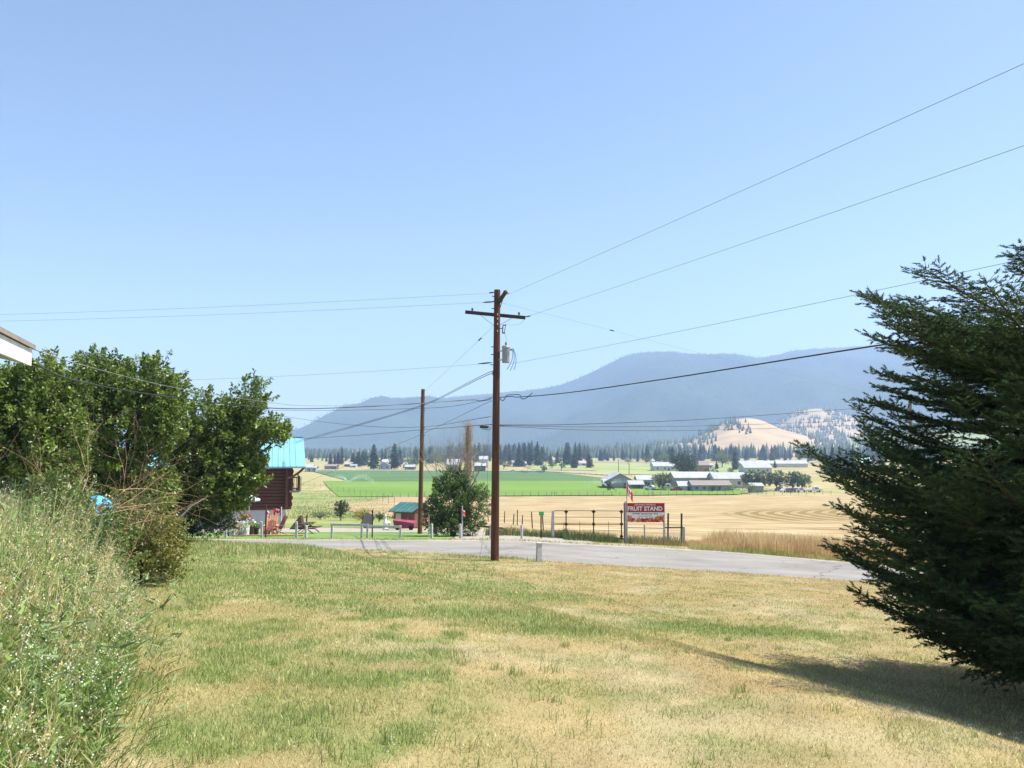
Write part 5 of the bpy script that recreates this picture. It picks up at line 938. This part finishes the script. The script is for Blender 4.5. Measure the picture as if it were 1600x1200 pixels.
_tm = MB(); _tm.tube([(0, 0, -.03), (0, 0, .5), (0, 0, .97)], [.018, .012, .003], 6); _tr = _tm.build('trunk', M['bark']); TRUNK = _tr.data; bpy.data.objects.remove(_tr)
def conifer(label, b, h_, v, group, wide=1., name='pine_tree'):
    t = thing(name, label, 'tree', b, random.uniform(0, 6.28), group); t.scale = (h_ * wide, h_ * wide, h_)
    link('crown', CON[v], M['needle'], t); link('trunk', TRUNK, None, t); return t
big = [(584, 733.5, 693, 4, .9, 'big dark pine left of the faded pink roof'), (616, 733, 692, 4, .85, 'big dark pine right of the faded pink roof'), (516, 726, 707, 2, 1, 'leftmost pine of the clump above the dark brown shed'), (523, 726, 707.5, 1, 1.2, 'second pine of the clump above the dark brown shed'), (528, 726, 704, 0, 1.1, 'third pine of the clump above the dark brown shed'), (534, 726, 697, 1, 1.1, 'tallest pine of the clump above the dark brown shed'),
       (552, 728, 706, 4, 1, 'pine directly above the small brown-roofed farmhouse'), (560, 729, 704, 4, 1.1, 'broad dark pine left of the first big pine'), (567, 728, 702.5, 2, 1, 'pointed pine left of the first big pine'), (572, 727, 705, 2, 1, 'small pine touching the first big pine'), (650, 726, 697, 0, 1.2, 'pine left of the bare pole, behind the sheds'), (672, 725, 696.5, 2, 1, 'pine right of the bare pole'), (625, 726, 700, 2, 1, 'pine just right of the second big pine'), (597, 724, 700, 1, 1, 'slim pine standing between the two big pines'), (602, 724, 701, 1, 1.1, 'slim pine close to the second big pine'),
       (782, 727, 698, 1, 1, 'slim pine just right of the tall pole'), (797, 727, 694, 3, 1, 'narrow spire-like pine right of the tall pole'), (811, 729, 690, 0, 1.1, 'tall pine, first of the group of four right of the tall pole'), (820, 728, 690.5, 1, 1.1, 'tall pine, second of the group of four right of the tall pole'), (828, 728, 691.5, 1, 1.1, 'tall pine, third of the group of four right of the tall pole'), (840, 728, 689, 0, 1.1, 'tall pine, fourth of the group of four right of the tall pole'), (846, 727, 697, 1, 1.1, 'shorter pine attached to the group of four'),
       (860, 724, 707, 2, 1, 'small pine in the gap of the tree line'), (871, 724, 703, 2, 1, 'middle-sized pine in the gap of the tree line'), (886, 727, 690, 4, .9, 'tall broad pine at the right side of the gap'), (899, 727, 690, 1, 1, 'tall pine right of the broad one at the gap'), (906, 727, 691, 1, 1, 'second tall pine right of the broad one at the gap'),
       (897, 731.5, 708, 4, 1.15, 'dark solid conifer left of the tan-roofed house'), (921, 731, 708.5, 4, 1.1, 'dark solid conifer right of the tan-roofed house'), (1051, 730, 697, 4, .8, 'dark pointed conifer left of the big bushy conifer'), (1149, 734, 704, 4, .8, 'dark conifer above the grey broad gable'), (1120, 733, 719, 4, .9, 'small dark conifer right of the brick house'), (1211, 731, 719, 4, 1, 'small dark round-topped conifer before the greenhouse'), (1082, 741, 720, 4, .9, 'small conifer at the right foot of the big bushy conifer'),
       (1290, 740, 698, 1, 1.2, 'leftmost dark fir above the spruce tip'), (1302, 742, 692.5, 0, 1, 'second dark fir above the spruce tip'), (1313, 740, 695, 1, 1, 'third dark fir above the spruce tip'), (1323, 742, 700, 1, 1, 'fourth, shortest dark fir above the spruce tip'), (1334, 744, 693, 0, 1, 'fifth dark fir above the spruce tip'), (1380, 742, 715, 4, 1.2, 'dark conifer left of the weathered pole'), (1396, 742, 716, 4, 1, 'second dark conifer left of the weathered pole')]
for px, yb, yt, v, w, lab in big:
    b = gp(px, yb); conifer(lab, b - Vector((0, 0, .3)), (yb - yt) * b.y / F * 1.0, v, 'single conifers in the valley', w)
random.seed(23)
def zone(px):
    for lim, s_ in ((655, 'left of the bare pole'), (770, 'between the bare pole and the tall pole'), (900, 'just right of the tall pole'), (1000, 'straight above the barn'), (1060, 'above the pale-roofed long bungalow'), (1160, 'above the brick house'), (1280, 'above the greenhouse at the golden hill'), (2000, 'right of the golden hill by the spruce')):
        if px < lim: return s_
for k in range(235):
    px = random.uniform(655, 1465) if k < 205 else random.uniform(470, 655); d_ = random.uniform(860, 1040); b = on(px, d_); tp = 698 + 2.5 * math.sin(px * .021) + 3 * math.sin(px * .13) * math.sin(px * .057) + random.gauss(0, 3.6)
    if 850 < px < 882: tp = random.uniform(712, 717)
    if px < 655: tp = random.uniform(708, 716)
    h_ = CZ + ray(px, tp)[1] * d_ - b.z; conifer('tall conifer in the far tree line, ' + zone(px), b - Vector((0, 0, .3)), max(h_, 6), random.choice((0, 1, 2, 3, 5, 1)), 'conifers of the far tree line, ' + zone(px), random.uniform(.9, 1.25))
def round_tree(name, label, px, yb, x0, x1, yt, n_, per, cm, group=None, d=None, low=.12, ls=1., trunk=True):
    b = gp(px, yb) if d is None else on(px, d); k = b.y / F; H_ = (yb - yt) * k; W_ = (x1 - x0) * k / 2; cx_ = ((x0 + x1) / 2 - px) * k; lobes = [((cx_, 0, H_ * .55), (W_ * .8, W_ * .75, H_ * (.5 - low)), 3)]
    for q in range(5): an = q * 1.257 + random.random(); lobes.append(((cx_ + W_ * .45 * math.cos(an), W_ * .4 * math.sin(an), H_ * random.uniform(.38, .72)), (W_ * .5, W_ * .5, H_ * .24), 1))
    return leafy_tree(name, label, 'shrub' if 'bush' in name or 'hedge' in name else 'tree', b, lobes, n_, per, H_ * .13, H_ * .05 * ls, (0, 0, .35), cm, max(.06, H_ * .03), group=group, twig=0, spread=H_ * .04)
DK = ((.022, .045, .02), (.055, .09, .03)); MG = ((.045, .075, .03), (.10, .15, .05)); LG = ((.09, .13, .035), (.2, .25, .07)); OL = ((.07, .085, .04), (.15, .16, .08))
round_tree('bushy_conifer', 'big dark bushy conifer behind the white-roofed long building', 1071, 748, 1050, 1092, 705, 260, 30, DK)
round_tree('round_bush', 'grey-green round bush between the barn sheds and the garden arch', 1036, 766, 1019, 1053, 738, 200, 30, OL, low=.06)
for px, x0, x1, yt, cm, lab in ((1172, 1158, 1190, 734, DK, 'dark orchard tree leftmost of the row before the blue-grey roof'), (1192, 1178, 1208, 737, OL, 'grey-green orchard tree second of the row'), (1213, 1198, 1230, 735, MG, 'orchard tree third of the row before the greenhouse'), (1238, 1224, 1254, 737, DK, 'dark orchard tree with visible trunk fourth of the row'), (1253, 1240, 1270, 740, MG, 'orchard tree at the right end of the row by the spruce tip')): round_tree('orchard_tree', lab, px, 766, x0, x1, yt, 170, 28, cm, 'orchard trees behind the hay field')
for px, yb, x0, x1, yt, cm, lab in ((1128, 730, 1117, 1145, 703, LG, 'pale green willow behind the brick house'), (640, 732, 631, 655, 711, LG, 'light green rounded tree left of the bare pole'), (683, 728, 664, 702, 706, LG, 'light green broad tree right of the bare pole'), (700, 730, 684, 722, 710, DK, 'dark broad tree behind the dead branches'), (863, 732, 855, 871, 718, MG, 'small spreading tree in the pasture right of the dark round bush'), (878, 733, 873, 885, 722, MG, 'smallest spreading tree in the pasture'), (850, 738, 844, 856, 725.5, DK, 'dark round bush at the near end of the farm track'), (1010, 724, 1000, 1022, 712, MG, 'rounded tree above the fruit stand sign at the tree line'), (1037, 728, 1028, 1050, 706, LG, 'pale green tree left of the dark pointed conifer'),
                               (626, 728, 614, 640, 714, OL, 'olive bushy tree behind the second big pine'), (787, 733, 776, 802, 717, OL, 'olive tree right of the tall pole behind the white car'), (1108, 742, 1098, 1122, 730, DK, 'dark bush right of the brick house'), (1142, 741, 1136, 1149, 730, MG, 'narrow bush left of the orchard row'), (1354, 738, 1340, 1368, 716, MG, 'green rounded tree below the pale teal roof'), (981, 724, 972, 992, 713, MG, 'rounded tree behind the far dark pole'), (1118, 752, 1108, 1130, 734, DK, 'dark bush above the grey broad gable'), (965, 768, 948, 956, 752, DK, 'dark shrub against the lean-to beside the barn')): round_tree('leafy_tree', lab, px, yb, x0, x1, yt, 110, 26, cm, 'leafy trees in the valley')
for px, yb, x0, x1, yt, cm, lab in ((1145, 769, 1126, 1162, 757, LG, 'bright green low hedge right of the brown long shed'), (1172, 769.5, 1156, 1190, 755, LG, 'bright green shrub at the right end of the hedge'), (1190, 771, 1174, 1212, 762, OL, 'brownish shrub below the tiny white-roofed shelter'), (820, 739, 802, 836, 734, MG, 'low green hedge right of the tall pole'), (848, 739, 832, 856, 734.5, DK, 'low dark hedge at the foot of the dark round bush'), (826, 733, 814, 836, 729, MG, 'clipped hedge behind the low green hedge'), (1112, 769, 1106, 1120, 758, DK, 'dark clipped shrub before the brown long shed'), (1000, 767, 1030, 1062, 760, OL, 'dry brownish weeds at the fence right of the hanging flag'),
                               (532, 813, 522, 546, 783, DK, 'dark green pointed shrub beside the leaning grey board'), (566, 815, 552, 580, 795, (((.1, .15, .04)), (.62, .5, .06)), 'yellow-flowered shrub right of the dark pointed shrub'), (592, 815, 585, 603, 800, MG, 'small green shrub left of the garden statue'), (619, 816, 612, 628, 799, MG, 'leafy shrub in front of the garden shed'), (500, 812, 480, 520, 800, MG, 'low green weeds along the foot of the rough slope')): round_tree('hedge_shrub', lab, px, yb, x0, x1, yt, 120, 30, cm, 'shrubs and hedges', low=.08)
# rough growth over the slope left of the fields
n = 9000; px = rng.uniform(452, 610, n); py = 756 + rng.random(n) ** .8 * 54; P = np.array([tuple(gp(a_, b_)) for a_, b_ in zip(px[:900], py[:900])]); P = np.repeat(P, 10, 0) + np.concatenate([rng.normal(size=(9000, 2)) * 1.6, np.zeros((9000, 1))], -1); k = P[:, 1] > 66; P = P[k]; P[:, 2] = ground(P[:, 0], P[:, 1]) - .05; k = rng.random(len(P)) < .45
c = var((.36, .32, .15), len(P), .3); c[k] = var((.13, .19, .06), int(k.sum()), .3)
o = link('slope_grass', grass_mesh('slope_grass', P, rng.uniform(.12, .4, len(P)), .07, rng.uniform(.1, .6, len(P)), c, 2), M['blade']); tag(o, 'rough dry grass and weeds on the slope beside the green field', 'grass', kind='stuff')

# ------------------------------------------------------------------ round lilac bush, dead branches and the dead poplar behind it
b = on(712, 45.4); k = b.y / F
PG = ((.036, .075, .017), (.15, .225, .045))
leafy_tree('lilac_bush', 'big round dark green bush beside the tall pole', 'bush', b, [((-.3, 0, 1.75), (1.25, 1.1, 1.35), 3), ((1.05, .1, 1.75), (.95, .9, .85), 1.6), ((-1.05, .1, 1.1), (.7, .8, .9), 1.2), ((.0, -.2, .6), (1.6, 1.0, .65), 2.6), ((-.35, 0, 2.9), (.75, .7, .65), 1.0), ((.25, .3, 3.2), (.35, .4, .55), .5), ((1.3, 0, 2.35), (.5, .6, .4), .5)], 820, 40, .34, .095, (0, 0, .3), PG, .1, spread=.1)
random.seed(5)
t = thing('dead_shrub', 'bare grey dead branches rising out of the round bush', 'dead tree', b + Vector((-.2, .5, 0))); mb = MB()
for q in range(20): an = random.uniform(0, 6.28); bare_branch(mb, (random.uniform(-.7, .9), random.uniform(-.2, .3), 2.0), (math.cos(an) * .6, math.sin(an) * .3, 1.15), random.uniform(1.6, 2.4), .06, 3, .12, .4, 3)
mb.build('branch', M['dead'], t); mb = MB(); mb.tube([(0, 0, -.1), (.05, 0, 1), (.1, 0, 2.2)], [.14, .11, .06], 7); mb.build('trunk', M['dead'], t)
b = on(731, 82); t = thing('dead_poplar', 'tall narrow dead poplar with dry brown twigs behind the round bush', 'dead tree', b); H_ = CZ + ray(731, 667)[1] * 82 - b.z; mb = MB(); mb.tube([(0, 0, -.3), (.05, 0, H_ * .5), (0, 0, H_)], [.2, .13, .02], 7); mb.build('trunk', M['dead'], t); mb = MB()
for q in range(170): zz = H_ * random.uniform(.25, .95); an = random.uniform(0, 6.28); bare_branch(mb, (0, 0, zz), (math.cos(an) * .3, math.sin(an) * .3, 1), min(1.6, H_ - zz + .2), .02, 1, .25, .2, 3, 3)
mb.build('branch', M['deadred'], t)
nn = 2600; zz = rng.uniform(.3, 1, nn) * H_; rr_ = .66 * (1.02 - zz / H_) ** .6; an = rng.random(nn) * 6.28; q_ = rng.random(nn) ** .6; link('dry_leaves', leaves_mesh('dry_leaves', np.stack([np.cos(an) * rr_ * q_, np.sin(an) * rr_ * q_, zz], -1), np.array([[0, 0, 1.]]) + rng.normal(size=(nn, 3)) * .4, rng.uniform(.1, .22, nn), var((.27, .21, .165), nn, .25), .3), M['leaf'], t)

# ------------------------------------------------------------------ pear trees on the left
PE = ((.032, .068, .014), (.28, .37, .075))
def lob(px, py, d, b, rx, ry, rz_, w): p = at(px, py, d) - b; return ((p.x, p.y, p.z), (rx, ry, rz_), w)
b = on(262, 27.5); leafy_tree('pear_tree', 'leaning pear tree nearest the blue roof, its trunk bent right over the grass', 'tree', b, [lob(330, 745, 27.5, b, 1.4, 1.4, 1.5, 3), lob(368, 690, 27.5, b, .9, 1.0, 1.2, 1.6), lob(330, 660, 27.5, b, 1.2, 1.2, .95, 1.5), lob(390, 632, 27.5, b, .45, .5, .8, .6), lob(425, 680, 27.5, b, .42, .5, .4, .5), lob(362, 775, 27.5, b, .45, .9, .6, .8), lob(388, 742, 27.5, b, .5, .7, .6, .8), lob(300, 760, 27.5, b, 1.1, 1.2, 1.6, 1.6), lob(275, 700, 27.5, b, .8, 1.0, 1.2, 1.0), lob(305, 800, 27.5, b, .9, .9, .6, 1)], 1200, 44, .5, .12, (.4, 0, .85), PE, .19, (.75, -.2, .28), spread=.1, fork=.32, group='pear trees')
b = on(190, 24.5); leafy_tree('pear_tree', 'tallest pear tree, middle of the three at left', 'tree', b, [lob(195, 680, 24.5, b, 1.35, 1.4, 1.9, 3), lob(160, 610, 24.5, b, .85, 1, .95, 1.3), lob(235, 615, 24.5, b, .75, .9, 1.0, 1.3), lob(150, 590, 24.5, b, .4, .4, .6, .4), lob(258, 650, 24.5, b, .45, .8, 1.1, .8), lob(200, 770, 24.5, b, 1.4, 1.2, .9, 1.4), lob(120, 650, 24.5, b, .7, 1, 1.1, 1)], 1200, 42, .5, .115, (.14, 0, 1.0), PE, .17, group='pear trees', spread=.1)
b = on(40, 20.5); leafy_tree('pear_tree', 'leftmost pear tree under the white eave', 'tree', b, [lob(40, 670, 20.5, b, 1.15, 1.3, 1.35, 3), lob(70, 610, 20.5, b, .6, .8, .7, 1.2), lob(15, 620, 20.5, b, .8, .8, .75, 1.2), lob(95, 700, 20.5, b, .5, .9, 1.0, 1), lob(-30, 690, 20.5, b, .9, 1, 1.2, 1), lob(50, 740, 20.5, b, 1.1, 1.0, .8, 1.2)], 1000, 46, .42, .105, (.1, 0, .95), PE, .16, group='pear trees', spread=.1)
# dead twiggy shrubs and feathery shrubs between weeds and pears
random.seed(9)
for px, d_, n_, hgt_, wid_, lab in ((50, 11.5, 7, 1.6, .9, 'bare reddish-brown twiggy shrub at the far left'), (176, 12.5, 8, 1.3, .55, 'bare brown twiggy shrub right of the blue tarp')):
    b = on(px, d_); t = thing('dead_shrub', lab, 'dead shrub', b, group='dead twiggy shrubs'); mb = MB()
    for q in range(n_): an = random.uniform(0, 6.28); bare_branch(mb, (random.gauss(0, .12), random.gauss(0, .12), .3), (math.cos(an) * wid_, math.sin(an) * wid_ * .6, .85), hgt_ * random.uniform(.6, 1), .02, 3, .05, .5, 3)
    mb.build('branch', M['deadred'], t); mb = MB(); mb.tube([(0, 0, -.05), (0, 0, .4)], [.05, .03], 6); mb.build('stem', M['deadred'], t)
JU = ((.10, .15, .04), (.21, .27, .08)); YO = ((.11, .15, .04), (.31, .27, .08))
for px, d_, w_, h_, cm, lab in ((88, 11.8, .3, 1.75, JU, 'narrow feathery green shrub among the dead twigs'), (112, 11.4, .4, 1.35, JU, 'second feathery green shrub right of the narrow one'), (228, 13.2, .45, 1.35, YO, 'yellow-green shrub with browning tips below the pear trees'), (258, 14, .3, 1.1, YO, 'small yellow-green shrub at the edge of the lawn'), (140, 12, .7, 1.42, JU, 'low leafy shrub in the weeds below the dead twigs'), (170, 16.5, 1.6, 1.3, DK, 'dark low thicket under the middle pear tree'), (30, 15, 1.6, 1.5, DK, 'dark low thicket under the leftmost pear tree'), (305, 27.2, 1.3, 1.2, DK, 'dark low thicket below the leaning pear tree')):
    b = on(px, d_); leafy_tree('leafy_shrub', lab, 'shrub', b, [((0, 0, h_ * .55), (w_, w_, h_ * .45), 2), ((w_ * .4, 0, h_ * .35), (w_ * .6, w_ * .6, h_ * .3), 1), ((-w_ * .4, 0, h_ * .4), (w_ * .6, w_ * .6, h_ * .3), 1)], int(150 + 120 * w_), 34, .34, .055, (0, 0, .55), cm, .03, group='shrubs below the pear trees', spread=.05, twig=.004)
b = on(250, 15.5); t = thing('fallen_branch', 'bare pale branch slanting up right of the yellow-green shrub', 'branch', b); mb = MB(); mb.tube([gp(250, 845) * 0, at(275, 815, 15.5) - b, at(300, 790, 15.6) - b, at(322, 778, 15.7) - b], [.02, .016, .012, .006], 6); mb.build('stem', M['dead'], t); mb = MB(); mb.tube([at(290, 800, 15.5) - b, at(300, 782, 15.5) - b], [.008, .003], 4); mb.build('side_twig', M['dead'], t)

# ------------------------------------------------------------------ the spruce at the right
SPD = 9.5; sp0 = on(1655, SPD); spz = sp0.z - CZ
spr = thing('spruce_tree', 'large dark spruce at the right edge, its shadow lying on the lawn', 'tree', sp0)
zs = np.array([-2.75, -2.5, -2.1, -1.7, -1.2, -.8, -.2, .15, .55, .9, 1.25, 1.6, 1.95, 2.2, 2.4, 2.65, 3.1, 3.5]); rs = np.array([.9, 1.25, 1.9, 2.45, 2.6, 2.75, 2.9, 2.55, 2.35, 1.9, 1.95, 2.25, 2.3, 1.5, .55, .36, .28, .06])
HT = 2.7 - spz
tw_p, tw_d, tw_h, tw_l = [], [], [], []; br = MB(); g = np.random.default_rng(77); LA, LB = [], []
nb_ = 185
for k in range(nb_):
    zrel = -2.55 + 4.95 * ((k + g.random()) / nb_) ** 1.08; an = k * 2.39996 + g.normal() * .25; R_ = np.interp(zrel, zs, rs) * g.uniform(.72, 1.06); R_ = min(R_, .3) if zrel > 2.05 else R_
    hid = math.cos(an) > .35                 # the far side, out of the picture, is coarser
    rise = np.interp(zrel, [-2.5, -1.2, 0, 1.2, 2.2, 4.4], [-.02, .0, .12, .32, .46, .9]); z0 = zrel - spz - R_ * rise * .9
    z0 = max(z0, .18); e = np.array((math.cos(an), math.sin(an), 0)); nseg = 14; tt = np.linspace(0, 1, nseg); side = np.array((-math.sin(an), math.cos(an), 0))
    path = np.outer(tt * R_, e) + np.outer(np.sin(tt * 2.2 + g.random() * 2) * .06 * R_, side); path[:, 2] += z0 + R_ * (rise * tt - .18 * np.sin(tt * math.pi) * (1 if zrel < .5 else .3)); path[:, 2] = np.maximum(path[:, 2], .12)
    br.tube([Vector(q) for q in path[::2]] + [Vector(path[-1])], list(np.linspace(.012 + .012 * R_, .004, len(path[::2]) + 1)), 5, False)
    step = .095 if not hid else .19; ns = int(R_ / step); ss_ = np.linspace(.1, .99, max(ns, 3))
    for s in ss_:
        i_ = s * (nseg - 1); i0 = int(i_); f_ = i_ - i0; i1 = min(i0 + 1, nseg - 1); p = path[i0] * (1 - f_) + path[i1] * f_; dv = path[i1] - path[max(i0 - 1, 0)]; dv = dv / (np.linalg.norm(dv) + 1e-9)
        Ls = min(.75, .2 + .62 * R_ * .42 * (1 - s) ** .8 + .10 * math.sin(s * 3.1)) * g.uniform(.7, 1.1)
        for sg in (-1, 1):
            ld = dv * .72 + side * sg * .72 + np.array((0, 0, g.normal() * .14 + .02)); ld /= np.linalg.norm(ld); up_v = np.cross(ld, side * sg); q_ = p + ld * Ls; LA.append(p); LB.append(q_)
            st2 = .078 if not hid else .14; n2 = max(2, int(Ls / st2)); sd2 = np.cross(ld, np.array((0, 0, 1.))); sd2 /= np.linalg.norm(sd2) + 1e-9
            for u in np.linspace(.12, 1, n2):
                pp = p + ld * Ls * u + np.array((0, 0, -.03 * u * Ls))
                for s3 in ((-1, 1) if u < .97 else (0,)):
                    td = ld * (.75 if s3 else 1) + sd2 * s3 * .7 + np.array((0, 0, g.normal() * .16 + .05)); tw_p.append(pp); tw_d.append(td / np.linalg.norm(td)); tw_l.append((.085 + .06 * (1 - u)) * g.uniform(.7, 1.3) * (1.5 if hid else 1)); tw_h.append(1.9 if hid else 1.)
    tw_h.append(1.); tw_p.append(path[-1]); tw_d.append((path[-1] - path[-3]) / np.linalg.norm(path[-1] - path[-3])); tw_l.append(.16)
br.build('branch', M['bark'], spr, smooth=True); link('branchlet', twigs_mesh('branchlet', np.array(LA), np.array(LB), .005), M['bark'], spr)
mb = MB(); mb.tube([(0, 0, -.3), (0, 0, HT * .4), (.02, 0, HT)], [.17, .11, .012], 10); mb.build('trunk', M['bark'], spr, smooth=True)
P = np.array(tw_p); Dd = np.array(tw_d); Lw = np.array(tw_l); n = len(P); TH_ = np.array(tw_h)[:, None]; NN = 13
sd = unit(np.cross(Dd, unit(g.normal(size=(n, 3)) * .4 + np.array([0, 0, 1])))); uu = np.cross(sd, Dd)
tt = np.linspace(.02, .95, NN); ph = np.arange(NN) * 2.4; V = np.zeros((n, NN, 3, 3), np.float32)
for j in range(NN):
    a_ = ph[j] + g.random(n) * .8; o_ = sd * np.cos(a_)[:, None] + uu * (np.sin(a_) * .75)[:, None]; b0 = P + Dd * (Lw * tt[j])[:, None]; w_ = (np.cross(o_, Dd) * .0085 + Dd * .006) * TH_
    V[:, j, 0] = b0 - w_; V[:, j, 1] = b0 + w_; V[:, j, 2] = b0 + (o_ * .75 + Dd * .75) * (.038 * g.uniform(.8, 1.25, n))[:, None] * TH_
cc = np.array((.055, .092, .028)) * g.uniform(.5, 1.5, (n, 1)) * (1 + g.normal(size=(n, 3)) * .07)
link('needles', np_mesh('needles', V, np.arange(n * NN * 3).reshape(-1, 3), np.repeat(np.clip(cc, .01, 1), NN * 3, 0)), M['needle'], spr); print('spruce twigs', n, 'tris', n * NN)
# ------------------------------------------------------------------ haze over the whole valley
mb = MB(); mb.add([(-8000, -2000, -2.2), (8000, -2000, -2.2), (8000, 6000, -2.2), (-8000, 6000, -2.2), (-8000, -2000, 690), (8000, -2000, 690), (8000, 6000, 690), (-8000, 6000, 690)], [(0, 3, 2, 1), (4, 5, 6, 7), (0, 1, 5, 4), (1, 2, 6, 5), (2, 3, 7, 6), (3, 0, 4, 7)])
hm = bpy.data.materials.new('haze'); hm.use_nodes = True; hn = hm.node_tree; hn.nodes.clear(); ho = hn.nodes.new('ShaderNodeOutputMaterial'); hv_ = hn.nodes.new('ShaderNodeVolumePrincipled')
hv_.inputs['Color'].default_value = (.47, .66, 1, 1); hv_.inputs['Density'].default_value = HAZE; hv_.inputs['Anisotropy'].default_value = .1; hn.links.new(hv_.outputs[0], ho.inputs['Volume'])
hz_o = mb.build('haze', hm); tag(hz_o, 'thin blue summer haze filling the valley', 'haze', kind='stuff')
